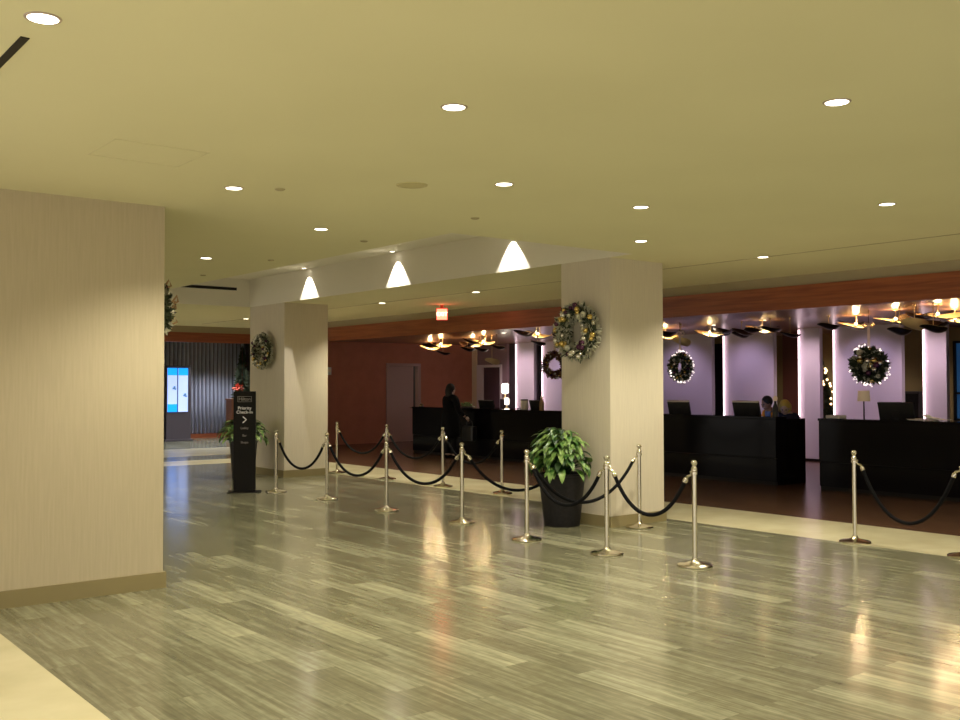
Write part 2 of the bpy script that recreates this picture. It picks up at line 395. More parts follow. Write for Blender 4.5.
# light panels
def light_panel(y0, y1, label, strip=True, power=1.0):
    t = thing('light_panel', label, 'light panel', (X1, y1, 0), 0, 'lavender light panels behind the desks')
    w = y1 - y0
    MB().box(0.0, 0.12, -w, 0, 0.06, CD-0.002, 0.004).build('panel_face', M['panel'], t)
    MB().box(0.03, 0.10, -w+0.02, -0.02, 0, 0.06).build('plinth', M['blackmatte'], t)
    if strip:
        MB().box(-0.050, -0.038, -0.022, 0.010, 0.10, CD-0.03).build('light_strip', M['strip'], t)
        m_ = MB(); m_.box(-0.038, 0.0, -0.002, 0.008, 0.08, CD-0.01)
        m_.build('strip_channel', M['grey'], t)
    return t
light_panel(22.04, 22.81, 'narrow glowing lavender panel nearest the white framed doorway')
light_panel(20.10, 21.63, 'glowing lavender panel partly hidden behind the nearer pillar')
light_panel(15.53, 17.35, 'dim mauve panel just right of the nearer pillar, behind a hanging wreath', strip=False)
light_panel(13.76, 15.14, 'wide lavender panel behind the seated clerk in orange')
light_panel(12.57, 13.07, 'narrow lavender panel reaching the floor between the two right desks')
light_panel(10.67, 12.20, 'widest lavender panel behind the round hanging wreath at right')
light_panel(9.74, 10.19, 'narrow pink lavender panel at far right beside the blue window')

# ------------------------------------------------------------------ pillars
def pillar(x0, x1, y0, y1, label):
    p = MB().box(x0, x1, y0, y1, 0, C).build('pillar', M['pillar'])
    struct(p, label, 'pillar')
    b = MB(); e = 0.022
    b.box(x0-e, x1+e, y0-e, y0, 0, 0.135); b.box(x0-e, x0, y0, y1, 0, 0.135); b.box(x1, x1+e, y0, y1, 0, 0.135); b.box(x0-e, x1+e, y1, y1+e, 0, 0.135)
    b.build('baseboard', M['base'], p)
    return p
pillar(8.742, 9.70, 8.45, 9.30, 'nearer square cream pillar behind the bushy potted plant')
pillar(8.742, 9.66, 16.80, 18.24, 'farther square cream pillar beside the black sign')

# ------------------------------------------------------------------ ceiling fittings
LC = (0.98, 0.90, 0.665)
def downlight(x, y, label, z=C, spot=True, power=185, col=None):
    t = thing('downlight', label, 'ceiling light', (x, y, z), 0, 'round recessed downlights in the ceiling')
    MB().lathe([(0.060, -0.001), (0.063, -0.005), (0.072, -0.004), (0.075, 0.0)], 32, cap=False).build('trim_ring', M['downtrim'], t)
    MB().lathe([(0.0005, -0.004), (0.061, -0.004), (0.061, 0.0)], 32, cap=False).build('lens', M['downlens'], t)
    if spot:
        light('lamp', 'SPOT', (0, 0, -0.02), power, col or LC, t, spot_size=math.radians(128), spot_blend=0.7, shadow_soft_size=0.08)
    return t
DL = [(1.154, 4.366, 'large downlight at the top left corner of the picture'),
      (3.309, 4.377, 'downlight high up, right of the picture centre line top'),
      (4.888, 3.013, 'large downlight at the upper right of the ceiling'),
      (3.333, 7.248, 'downlight nearest the top of the left wall corner'),
      (4.891, 5.836, 'downlight straight above the left edge of the nearer pillar, below the centre one'),
      (6.465, 5.87, 'upper one of two downlights above the nearer pillar'),
      (8.017, 4.479, 'downlight at the right, above the round hanging wreath'),
      (4.891, 8.642, 'downlight left of the raised coffer, over the rope line start'),
      (8.008, 7.274, 'lower of two downlights right above the nearer pillar'),
      (4.92, 11.475, 'farthest small downlight, just right of the left wall'),
      (10.192, 7.292, 'downlight on the thin ceiling groove right of the nearer pillar'),
      (10.276, 12.994, 'tiny far downlight between the exit sign and the nearer pillar'),
      (10.261, 15.824, 'faint tiny downlight left of the exit sign'),
      (1.155, 1.5, 'downlight overhead outside the picture, first column'),
      (3.32, 1.5, 'downlight overhead outside the picture, second column'),
      (6.46, 3.0, 'downlight just beyond the right picture edge, third column'),
      (8.01, 1.7, 'downlight beyond the right picture edge, fourth column'),
      (10.2, 4.45, 'downlight beyond the right picture edge on the groove'),
      (4.89, 0.2, 'downlight beyond the right picture edge near the camera'),
      (1.155, -1.4, 'downlight behind the camera'),
      (10.2, 18.65, 'downlight on the groove hidden by the farther pillar'),  # hidden lamps from here on are added to brighten the far floor
      (10.2, 21.5, 'downlight at the far corner hidden by the farther pillar'),
      (4.9, 14.3, 'downlight hidden behind the left block wall'),
      (4.9, 17.1, 'farther downlight hidden behind the left block wall'),
      (6.46, 21.5, 'downlight over the striped floor behind the left wall')]
for x, y, l in DL: downlight(x, y, l, power=165 if y < 6.5 else 265)
for yy, l in ((10.23, 'coffer wall light of the right bright scallop'), (13.0, 'coffer wall light of the middle bright scallop'), (15.83, 'coffer wall light of the left bright scallop')):
    t = thing('wall_washer', l, 'ceiling light', (8.62, yy, CZ), 0, 'small recessed lights in the coffer')
    MB().lathe([(0.040, -0.001), (0.045, -0.008), (0.062, -0.006), (0.064, 0.0)], 24, cap=False).build('trim_ring', M['downtrim'], t)
    MB().lathe([(0.0005, -0.004), (0.041, -0.004), (0.041, 0.0)], 24, cap=False).build('lens', M['downlens'], t)
    light('lamp', 'SPOT', (0, 0, -0.006), 150, (1.0, 0.93, 0.80), t, spot_size=2*math.atan(0.75), spot_blend=0.18, shadow_soft_size=0.012)
# corridor lamp behind the fascia, plus one added to brighten the ribbed wall
for x, y, l in ((11.2, 27.0, 'downlight over the corridor behind the wood fascia'), (13.4, 29.3, 'downlight in front of the ribbed wall')):
    downlight(x, y, l, 3.12, power=480, col=(0.92, 0.95, 1.0))
for x, y, l in ((20.9, 12.8, 'warm downlight behind the panels at the right'), (20.9, 10.0, 'warm downlight behind the last panel'), (21.0, 14.2, 'warm downlight behind the wide panel gap')):
    downlight(x, y, l, CD, power=70)
for x, y, l in ((16.9, 13.35, 'bright small ceiling bulb above the narrow looking wreath'), (16.36, 11.72, 'bright small ceiling bulb above the wide lavender panel'), (14.15, 15.84, 'bright small ceiling bulb just left of the nearer pillar'), (15.0, 6.3, 'small ceiling bulb over the rightmost desk beyond the picture edge'), (15.4, 18.4, 'small ceiling bulb over the left desk')):
    downlight(x, y, l, CD, power=60)  # bulbs over the desks are added to light the desk tops
for y, l in ((22.4, 'narrow glowing panel by the white framed doorway'), (20.8, 'panel partly hidden by the nearer pillar'), (16.4, 'dim mauve panel'), (14.45, 'wide lavender panel behind the clerk'), (12.8, 'narrow panel reaching the floor'), (11.4, 'widest lavender panel'), (9.95, 'narrow pink panel at far right')):  # lamps added to brighten the panels from above
    t = thing('panel_washer', 'small ceiling light washing the ' + l, 'ceiling light', (18.4, y, CD), 0, 'small lights washing the lavender panels')
    MB().lathe([(0.030, -0.001), (0.034, -0.006), (0.042, -0.004), (0.043, 0.0)], 20, cap=False).build('trim_ring', M['bronze'], t)
    MB().lathe([(0.0005, -0.003), (0.031, -0.003), (0.031, 0.0)], 20, cap=False).build('lens', M['washlens'], t)
    nar = l.startswith('narrow'); light('lamp', 'SPOT', (0, 0, -0.01), 150 if nar else 72, (1.0, 0.74, 0.80) if nar else (0.90, 0.68, 1.0), t, (0, math.radians(-38), 0), spot_size=math.radians(95), spot_blend=0.9, shadow_soft_size=0.05)
for i, (x, y, l) in enumerate(((3.634, 7.065, 'sprinkler cover right of the downlight by the left wall'), (5.685, 7.201, 'sprinkler cover above the peak of the coffer edge'),
        (5.664, 9.087, 'sprinkler cover beside the middle of the coffer edge'), (5.628, 11.174, 'sprinkler cover left of the coffer'), (5.652, 13.282, 'farthest sprinkler cover above the black slot'))):
    tag(MB().lathe([(0.0005, -0.012), (0.028, -0.012), (0.04, -0.004), (0.042, 0.0)], 20, cap=False).build('sprinkler_cover', M['ceilfit'], None, (x, y, C)), l, 'sprinkler', 'sprinkler covers in the ceiling')
sp = thing('ceiling_speaker', 'faint round flush speaker grille in the ceiling above the coffer', 'speaker', (4.358, 6.30, C))
m_sp = mat('speaker_grille', (0.56, 0.50, 0.27), 0.8)
MB().lathe([(0.0005, -0.004), (0.105, -0.004), (0.105, 0)], 32, cap=False).build('grille', m_sp, sp)
MB().lathe([(0.105, -0.006), (0.12, -0.005), (0.122, 0)], 32, cap=False).build('rim', m_sp, sp)
mb = MB()
for a in ((2.08, 2.70, 6.24, 6.25), (2.08, 2.70, 6.77, 6.78), (2.08, 2.09, 6.24, 6.78), (2.69, 2.70, 6.24, 6.78)): mb.box(*a, C-0.003, C+0.0005)
tag(mb.build('access_hatch', mat('hatch_seam', (0.70, 0.655, 0.42), 0.8)), 'faint square access hatch outline in the ceiling above the left wall', 'ceiling hatch')
tag(MB().box(1.138, 1.176, 4.655, 9.0-0.62, C-0.004, C+0.001).build('linear_slot_vent', M['blackmatte']), 'black slot vent in the ceiling at the top left corner', 'vent')
tag(MB().box(7.20, 8.45, CY1-0.024, CY1-0.010, 3.57, 3.625).build('linear_slot_vent', M['blackmatte']), 'black slot vent across the coffer end left of the farther pillar', 'vent')

# exit sign
ex = thing('exit_sign', 'red glowing EXIT sign hanging under the ceiling', 'exit sign', (11.45, 15.54, 0), math.atan2(15.5, 11.4)-PI/2)
MB().box(-0.03, 0.03, -0.02, 0.02, C-0.06, C, 0.004).build('mount', M['exitbox'], ex)
MB().box(-0.115, 0.115, -0.028, 0.028, C-0.30, C-0.055, 0.006).build('housing', M['exitbox'], ex)
MB().box(-0.10, 0.10, -0.034, -0.028, C-0.285, C-0.075).build('sign_face', M['exit'], ex)
text('lettering', 'EXIT', 0.105, M['exitletter'], ex, (0, -0.036, C-0.18), (PI/2, 0, 0))
light('lamp', 'POINT', (0, -0.10, C-0.17), 1.4, (1, 0.12, 0.05), ex, shadow_soft_size=0.08)

# ------------------------------------------------------------------ stanchions and ropes
def make_stanchion(label, loc, rz):
    t = thing('rope_stanchion', label, 'stanchion', loc, rz, 'polished steel rope stanchions')
    MB().lathe([(0.0005, 0), (0.165, 0), (0.168, 0.006), (0.165, 0.016), (0.15, 0.024), (0.09, 0.034), (0.045, 0.045), (0.03, 0.06), (0.028, 0.075)], 40).build('base', M['chrome'], t)
    MB().lathe([(0.0235, 0.06), (0.0235, 0.90)], 24).build('pole', M['chrome'], t)
    MB().lathe([(0.026, 0.862), (0.034, 0.866), (0.034, 0.890), (0.026, 0.894)], 24).build('ring_collar', M['chrome'], t)
    MB().lathe([(0.0235, 0.895), (0.030, 0.902), (0.030, 0.925), (0.024, 0.932), (0.019, 0.945), (0.022, 0.955), (0.030, 0.968), (0.031, 0.980), (0.024, 0.993), (0.012, 1.0), (0.0005, 1.001)], 24).build('finial', M['chrome'], t)
    return t
ST = {'S7': (7.488, 14.666, 'stanchion beside the black sign, leftmost in the front row'),
      'S6': (7.606, 13.244, 'front row stanchion in front of the right edge of the farther pillar'),
      'S5': (7.557, 11.54, 'front row stanchion with another stanchion right behind it'),
      'S4': (7.61, 9.913, 'front row stanchion midway between the exit sign and potted plant'),
      'S3': (7.339, 8.378, 'stanchion directly left of the potted plant'),
      'S2': (7.365, 7.176, 'stanchion in front of the nearer pillar left face corner'),
      'S1': (7.527, 6.179, 'nearest stanchion, right of the nearer pillar'),
      'B1': (9.03, 8.255, 'stanchion touching the right face of the nearer pillar'),
      'B2': (10.136, 12.165, 'back row stanchion just left of the potted plant'),
      'B3': (10.061, 13.631, 'back row stanchion before the black clad visitor'),
      'B4': (10.048, 15.329, 'back row stanchion hidden behind a front one'),
      'B5': (10.011, 17.044, 'farthest stanchion, beside the farther pillar'),
      'R1': (9.978, 5.99, 'stanchion alone at the right before the last desk'),
      'R2': (9.985, 4.80, 'stanchion cut by the right picture edge')}
first = None
for k, (x, y, l) in ST.items():
    if first is None: first = make_stanchion(l, (x, y, 0), 0)
    else: dup(first, (x, y, 0), 0.0, l)

def rope(a, b, zlow, label, wallb=False):
    A = Vector((ST[a][0], ST[a][1], 0)); B = Vector((ST[b][0], ST[b][1], 0)) if not wallb else Vector(b)
    B.z = 0
    d = (B - A).normalized(); L = (B - A).length
    t = thing('rope', label, 'rope', (A.x, A.y, 0), 0, 'black velvet barrier ropes')
    def P(s, z): return (d.x*s, d.y*s, z)
    rb = L - (0.10 if not wallb else 0.06)
    pts = []; n = 28; zt = 0.80
    s0, s1 = 0.10, rb; 
    for i in range(n+1):
        u = i/n; s = s0 + (s1-s0)*u; v = 2*u-1
        z = zlow + (zt-zlow)*(0.82*v*v + 0.18*v**4)
        pts.append(P(s, z))
    MB().tube(pts, 0.0195, 10).build('rope_body', M['rope'], t)
    # clips : hook + ferrule at each end
    for s_in, pp, sg in ((0.036, pts[0], 1), (L-0.036 if not wallb else L-0.012, pts[-1], -1)):
        c = MB(); q = Vector(pp); top = Vector(P(s_in, 0.885)); dd = (q-top).normalized()
        nx = Vector(pts[1] if sg == 1 else pts[-2]); tang = (q-nx).normalized()
        c.tube([q - tang*0.015, q + tang*0.02, q + tang*0.035], [0.024, 0.024, 0.014], 12)
        c.tube([q + tang*0.03, q + tang*0.045, top - Vector((0, 0, 0.028)), top - Vector((0,0,0.012))], [0.012, 0.013, 0.009, 0.008], 8)
        c.tube([top + Vector((0, 0, -0.012)), top + Vector((d.x*0.012*sg, d.y*0.012*sg, 0.008)), top + Vector((0, 0, 0.012)), top + Vector((-d.x*0.010*sg, -d.y*0.010*sg, 0.004))], 0.005, 6)
        c.build('rope_clip', M['chrome'], t)
    return t
rope('S7', 'S6', 0.42, 'front rope before the farther pillar')
rope('S6', 'S5', 0.42, 'front rope left of the doubled stanchions')
rope('S5', 'S4', 0.43, 'front rope right of the doubled stanchions')
rope('S4', (8.722, 9.12, 0), 0.40, 'rope running from the front row behind the potted plant to the pillar', True)
rope('S3', 'S2', 0.44, 'rope crossing the front of the dark planter')
rope('S2', 'S1', 0.44, 'nearest rope, hanging between the two nearest stanchions')
rope('S3', 'B1', 0.36, 'rope passing behind the front one to the stanchion at the pillar side')
rope('B2', 'B3', 0.43, 'back rope before the left reception desk')
rope('B3', 'B4', 0.43, 'back rope by the corner of the left reception desk')
rope('B4', 'B5', 0.43, 'farthest back rope before the rust wall')
rope('R1', 'R2', 0.27, 'rope at the right picture edge')
pw = thing('wall_hook', 'small steel rope hook plate on the nearer pillar behind the plant', 'hook', (8.742, 9.12, 0.885))
MB().box(-0.008, 0, -0.025, 0.025, -0.04, 0.04, 0.002).build('plate', M['chrome'], pw)
MB().tube([(-0.008, 0, 0), (-0.03, 0, -0.005), (-0.035, 0, 0.015)], 0.005, 8).build('hook_arm', M['chrome'], pw)

# ------------------------------------------------------------------ plants
def add_leaf(mb, base, az, tilt, length, width, droop, seg=7):
    """curved pointed leaf starting at base"""
    p = Vector(base); el = tilt
    rows = []
    for k in range(seg+1):
        u = k/seg
        w = width*math.sin(PI*min(1, (u*0.93+0.05)))**0.85*(1-0.35*u) if 0 < k < seg else (0.004 if k == 0 else 0.0015)
        dirv = Vector((math.cos(az)*math.cos(el), math.sin(az)*math.cos(el), math.sin(el)))
        side = Vector((-math.sin(az), math.cos(az), 0)); nrm = side.cross(dirv)*-1
        rows.append((p + side*w*0.5 + nrm*w*0.14, p.copy(), p - side*w*0.5 + nrm*w*0.14))
        p = p + dirv*(length/seg); el -= droop/seg
    vs = [v for r in rows for v in r]; fs = []
    for k in range(seg):
        a = k*3; fs += [(a, a+1, a+4, a+3), (a+1, a+2, a+5, a+4)]
    mb._add([tuple(v) for v in vs], fs, True)

def plant(name, label, cat, loc, rt, rb_, h, nleaf, crown, seed, lean=1.0, wall=True):
    rnd = random.Random(seed)
    t = thing(name, label, cat, loc)
    # faceted tapered planter
    MB().lathe([(rb_, 0), (rb_+0.004, 0.01), (rt, h-0.03), (rt+0.012, h-0.025), (rt+0.012, h), (rt-0.02, h), (rt-0.025, h-0.06)], 40, cap=False).build('planter', M['pot'], t)
    MB().lathe([(0.0005, h-0.05), (rt-0.026, h-0.05)], 30, cap=False).build('soil', M['soil'], t)
    MB().lathe([(0.0005, 0.005), (rb_, 0.0)], 30, cap=False).build('planter_base', M['pot'], t)
    st = MB(); lf = MB()
    for i in range(nleaf):
        az = rnd.uniform(0, 2*PI); lvl = (i+0.5)/nleaf
        while wall and math.cos(az)*crown*1.15 > 0.30-0.30*lvl: az = rnd.uniform(0, 2*PI)
        el0 = math.radians(8 + 78*lvl + rnd.uniform(-8, 8))
        r = crown*(0.62 + 0.18*rnd.random())
        c0 = Vector((rnd.uniform(-0.05, 0.05), rnd.uniform(-0.05, 0.05), h-0.05))
        tip = Vector((math.cos(az)*math.cos(el0)*r, math.sin(az)*math.cos(el0)*r, h + 0.03 + math.sin(el0)*r*(1.55 if wall else 1.0)))
        st.tube([c0, (c0+tip)/2 + Vector((0, 0, 0.04)), tip], [0.006, 0.005, 0.004], 5)
        lf.mi = 0 if rnd.random() < 0.82 else 1
        add_leaf(lf, tip, (az + rnd.uniform(-0.5, 0.5)) if math.cos(az) < 0.2 or not wall else az + rnd.choice((-1, 1))*1.5, el0*0.45 - 0.1, rnd.uniform(0.19, 0.27), rnd.uniform(0.085, 0.12), rnd.uniform(1.0, 1.9)*lean)
    st.build('stems', M['leafdark'], t, recalc=False)
    lf.build('foliage', [M['leaf'], M['leafdark']], t, recalc=False)
    return t
plant('potted_plant', 'bushy green variegated plant in a charcoal planter before the nearer pillar', 'plant', (8.44, 8.985, 0), 0.285, 0.215, 0.64, 280, 0.39, 3)
plant('potted_plant', 'arching green plant mostly hidden behind the black sign', 'plant', (8.14, 17.25, 0), 0.25, 0.20, 0.68, 150, 0.46, 5, 1.0, False)

# ------------------------------------------------------------------ sign
sg = thing('directional_sign', 'tall black freestanding sign with white arrow and lettering', 'sign', (7.09, 14.98, 0), math.atan2(14.98, 7.09)-PI/2 - 0.06)
MB().box(-0.26, 0.26, -0.15, 0.15, 0, 0.016, 0.004).build('base_plate', M['blackmatte'], sg)
MB().box(-0.175, 0.175, -0.045, 0.045, 0.016, 1.62, 0.006).build('sign_body', M['blackmatte'], sg)
mb = MB()
for a in ((-0.11, 0.11, 1.535, 1.54), (-0.11, 0.11, 1.45, 1.455), (-0.11, -0.105, 1.45, 1.54), (0.105, 0.11, 1.45, 1.54)): mb.box(a[0], a[1], -0.048, -0.045, a[2], a[3])
mb.build('logo_border', M['greyletter'], sg)
text('logo_lettering', 'Hilton', 0.075, M['greyletter'], sg, (0, -0.047, 1.495), (PI/2, 0, 0))
text('lettering', 'Priority', 0.07, M['white'], sg, (0, -0.047, 1.35), (PI/2, 0, 0))
text('lettering', 'Check-In', 0.07, M['white'], sg, (0, -0.047, 1.285), (PI/2, 0, 0))
MB().tube([(-0.028, -0.047, 1.215), (0.028, -0.047, 1.165), (-0.028, -0.047, 1.115)], 0.009, 6).build('arrow', M['white'], sg)
text('lettering', 'Lobby', 0.05, M['greyletter'], sg, (0, -0.047, 1.03), (PI/2, 0, 0))
text('lettering', 'Bar', 0.05, M['greyletter'], sg, (0, -0.047, 0.91), (PI/2, 0, 0))
text('lettering', 'Shops', 0.05, M['greyletter'], sg, (0, -0.047, 0.80), (PI/2, 0, 0))

# ------------------------------------------------------------------ kiosk
kx, ky = 11.87, 29.7
kk = thing('digital_kiosk', 'grey kiosk with two bright blue screens before the ribbed wall', 'kiosk', (kx, ky, 0))
MB().box(-0.42, 0.48, 0.0, 0.35, 0.0, 0.06, 0.01).build('kiosk_foot', M['kiosk'], kk)
MB().box(-0.36, 0.42, 0.05, 0.30, 0.06, 2.32, 0.015).build('kiosk_body', M['kiosk'], kk)
for a, b in ((-0.33, -0.03), (0.01, 0.31)):
    s_ = MB().box(a, b, 0.035, 0.05, 0.90, 2.24).build('screen', M['screenpale'], kk)
    MB().box(a, b, 0.030, 0.035, 2.02, 2.24).build('screen_banner', M['screenblue'], s_)
    if a < -0.1: MB().box(a, b, 0.030, 0.035, 0.90, 1.14).build('screen_banner', M['screenblue'], s_)
    mb = MB(); 
    for dz, dx in ((0, 0), (0.04, 0.03), (-0.02, 0.05)):
        mb.sphere(((a+b)/2+dx+0.04, 0.033, (1.62 if a < -0.1 else 1.40)+dz), 0.04, 8, 6, (1, 0.08, 0.7))
    mb.build('screen_picture', M['screendark'], s_)
tag(MB().box(-0.25, 0.0, 0, 0.5, 0, 1.05, 0.02).build('low_cabinet', M['darkwall'], None, (11.42, 29.8, 0)), 'dark low cabinet to the left of the blue kiosk', 'cabinet')

# holiday tree in the corner by the ribbed wall and cabinet below poinsettia
def fir(name, label, loc, H, R_, n, seed, lights=None):
    rnd = random.Random(seed); t = thing(name, label, 'christmas tree', loc)
    MB().tube([(0, 0, 0.05), (0, 0, H*0.5), (0, 0, H*0.97)], [0.05, 0.035, 0.008], 8).build('trunk', M['wood'], t)
    MB().lathe([(0.16, 0), (0.17, 0.02), (0.2, 0.22), (0.18, 0.22), (0.02, 0.2)], 20).build('tree_pot', M['pot'], t)
    mb = MB()
    for i in range(n):
        u = rnd.random()**1.2; z = 0.3 + (H-0.35)*u; r = R_*(1-u)**0.8 + 0.03
        a = rnd.uniform(0, 2*PI); rr = r*rnd.uniform(0.35, 1)
        d = Vector((math.cos(a), math.sin(a), rnd.uniform(-0.3, 0.2))).normalized()
        p = Vector((math.cos(a)*rr*0.5, math.sin(a)*rr*0.5, z))
        q = p + d*rr*0.6
        side = d.cross(Vector((0, 0, 1))).normalized()*0.05
        mb._add([tuple(p-side), tuple(p+side), tuple(q)], [(0, 1, 2)])
        up = Vector((0, 0, 0.05)); mb._add([tuple(p-up), tuple(p+up), tuple(q)], [(0, 1, 2)])
    mb.build('needles', M['needle'], t, recalc=False)
    if lights:
        for i in range(lights):
            u = rnd.random()**1.1; z = 0.4 + (H-0.5)*u; r = R_*(1-u)**0.8 + 0.02; a = rnd.uniform(0, 2*PI)
            MB().sphere((0, 0, 0), 0.028, 8, 6).build('tree_bulb', M['bulbsoft'], t, (math.cos(a)*r, math.sin(a)*r, z))
    return t
M['bulbsoft'] = mat('tree_bulb', (1, 0.8, 0.5), 0.5, emit=(1.0, 0.62, 0.30), es=4)
fir('christmas_tree', 'dark christmas tree in the far corner behind the black sign', (14.25, 30.3, 0), 3.0, 0.55, 1600, 11)
fir('christmas_tree', 'lit christmas tree with golden bulbs seen between panels at right', (21.2, 13.52, 0), 2.3, 0.42, 900, 12, 45)
cb = thing('side_cabinet', 'red brown cabinet behind the black sign', 'cabinet', (13.62, 29.2, 0))
MB().box(-0.25, 0.25, 0, 0.4, 0.06, 1.25, 0.008).build('body', M['wood'], cb)
MB().box(-0.27, 0.27, -0.02, 0.42, 1.25, 1.29, 0.004).build('cabinet_top', M['wood'], cb)
MB().box(-0.23, 0.23, 0.02, 0.38, 0.0, 0.06).build('plinth', M['blackmatte'], cb)
MB().box(-0.23, 0.23, -0.015, 0.0, 0.08, 1.22, 0.004).build('cabinet_door', M['wood'], cb)
fa = thing('flower_arrangement', 'red flower arrangement in a vase on the brown cabinet', 'flowers', (13.66, 29.4, 1.29))
MB().lathe([(0.05, 0), (0.08, 0.06), (0.07, 0.16), (0.045, 0.2)], 16).build('vase', M['pot'], fa)
mb = MB(); rnd = random.Random(4)
for i in range(26):
    a = rnd.uniform(0, 2*PI); add_leaf(mb, (0, 0, 0.2+rnd.uniform(0, 0.14)), a, rnd.uniform(0.2, 1.2), 0.24, 0.09, 0.9, 5)
mb.build('petals', M['orangered'], fa, recalc=False)

# ------------------------------------------------------------------ wreaths
def wreath(label, loc, rz, R_, r_, seed, style, balls, group, ribbon_len=0, cat='wreath'):
    """ring in local XZ plane, facing local -Y"""
    rnd = random.Random(seed)
    t = thing('wreath', label, cat, loc, rz, group)
    mb = MB(); n = 900
    for i in range(n):
        a = rnd.uniform(0, 2*PI); b = rnd.uniform(0, 2*PI)
        rad = Vector((math.cos(a), 0, math.sin(a)))
        o = rad*math.cos(b) + Vector((0, -1, 0))*math.sin(b)
        p = rad*R_ + o*r_*0.35
        tang = Vector((-math.sin(a), 0, math.cos(a)))
        d = (o + tang*rnd.uniform(-0.9, 0.9)).normalized(); q = p + d*r_*rnd.uniform(0.5, 0.85)
        s = d.cross(rad + Vector((0.1, 0.3, 0.2))).normalized()*r_*0.16
        mb.mi = 0 if rnd.random() < style else 1
        mb._add([tuple(p-s*0.4), tuple((p+q)/2+s), tuple(q), tuple((p+q)/2-s)], [(0, 1, 2, 3)])
    mb.mi = 0
    pts = [(math.cos(2*PI*k/40)*R_, 0, math.sin(2*PI*k/40)*R_) for k in range(41)]
    mb.tube(pts, r_*0.5, 8, cap=False)
    mb.build('greenery', [M['needle'], M['frost']], t, recalc=False)
    for i in range(balls):
        a = 2*PI*(i + rnd.uniform(-0.3, 0.3))/balls; b = rnd.uniform(0.35, 2.6)
        rad = Vector((math.cos(a), 0, math.sin(a)))
        p = rad*(R_ + math.cos(b)*r_*0.7) + Vector((0, -1, 0))*math.sin(b)*r_*0.75
        s = rnd.uniform(0.16, 0.26)*r_*1.15
        mm = rnd.choice(['silver', 'gold', 'plumball', 'silver', 'gold', 'frost'])
        MB().sphere((0, 0, 0), s, 12, 8).build('ornament', M[mm], t, tuple(p))
    return t, rnd
wreath('large frosted wreath with gold and silver ornaments on the nearer pillar', (8.62, 8.90, 2.368), -PI/2, 0.255, 0.13, 21, 0.22, 46, 'wreaths on the pillars')
wreath('frosted wreath on the farther pillar above the black sign', (8.62, 17.47, 2.368), -PI/2, 0.245, 0.12, 22, 0.22, 40, 'wreaths on the pillars')
w, _ = wreath('ribboned wreath jutting from behind the left wall corner', (3.305, 8.80, 2.39), PI/2, 0.18, 0.10, 23, 0.7, 20, 'wreaths on the pillars')
rnd = random.Random(9)
for i in range(12):
    a = rnd.uniform(0, 2*PI); p = Vector((math.cos(a)*0.2, -0.07, math.sin(a)*0.2))
    MB().tube([p, p+Vector((rnd.uniform(-.05,.05), -0.05, 0.03)), p+Vector((rnd.uniform(-.06,.06), -0.03, 0.08)), p+Vector((0, 0.0, 0.02))], 0.010, 6).build('ribbon_loop', M['tan'], w)

def hang_wreath(label, loc, R_, r_, seed, rz, style, sq=1.0, tins=True, ribbon=0.42):
    t, rnd = wreath(label, loc, rz, R_, r_, seed, style, 26, 'wreaths hung before the panels')
    # centre filled with smaller sprigs for the ball like ones, fairy lights along the rim
    if tins:
        for i in range(46):
            a = rnd.uniform(-2.9, 2.6); rr = R_ + r_*rnd.uniform(0.75, 1.1)
            MB().sphere((0, 0, 0), rnd.uniform(0.009, 0.017), 8, 6).build('fairy_light', M['tinsel'], t, (math.cos(a)*rr, -0.02 - 0.05*rnd.random(), math.sin(a)*rr))
    mb = MB(); top = R_ + r_*0.7
    mb.box(-0.022, 0.022, -0.004, 0.004, top, top+ribbon, 0)
    mb.build('ribbon', M['ribbon'], t)
    mb = MB()
    for sx in (-1, 1):
        mb.tube([(0, -0.02, top+ribbon*0.9), (sx*0.06, -0.03, top+ribbon*0.9+0.05), (sx*0.09, -0.03, top+ribbon*0.9), (sx*0.05, -0.02, top+ribbon*0.9-0.03), (0, -0.02, top+ribbon*0.9)], 0.018, 8)
    mb.build('bow', M['ribbon'], t)
    mb = MB(); mb.tube([(0, 0, top+ribbon), (0, 0, CD-loc[2]-0.001)], 0.004, 6); mb.build('hanging_wire', M['bronze'], t)
    return t
hr = -PI/2 + 0.35
hang_wreath('round dark wreath hung by a pale ribbon before the widest panel', (15.5, 9.014, 2.034), 0.14, 0.20, 31, math.atan2(9.0, 15.5)-PI/2, 0.85)
hang_wreath('narrow looking wreath with white lights hung right of the nearer pillar', (15.5, 13.065, 2.061), 0.20, 0.12, 32, math.atan2(13, 15.5)-PI/2+0.75, 0.8)
wb = hang_wreath('brown wreath hung just left of the nearer pillar', (15.5, 16.72, 2.162), 0.23, 0.11, 33, math.atan2(16.7, 15.5)-PI/2+0.3, 0.95, tins=False)
for k_ in kids(wb):
    if k_.name.startswith('greenery'): k_.data.materials[0] = M['dried']

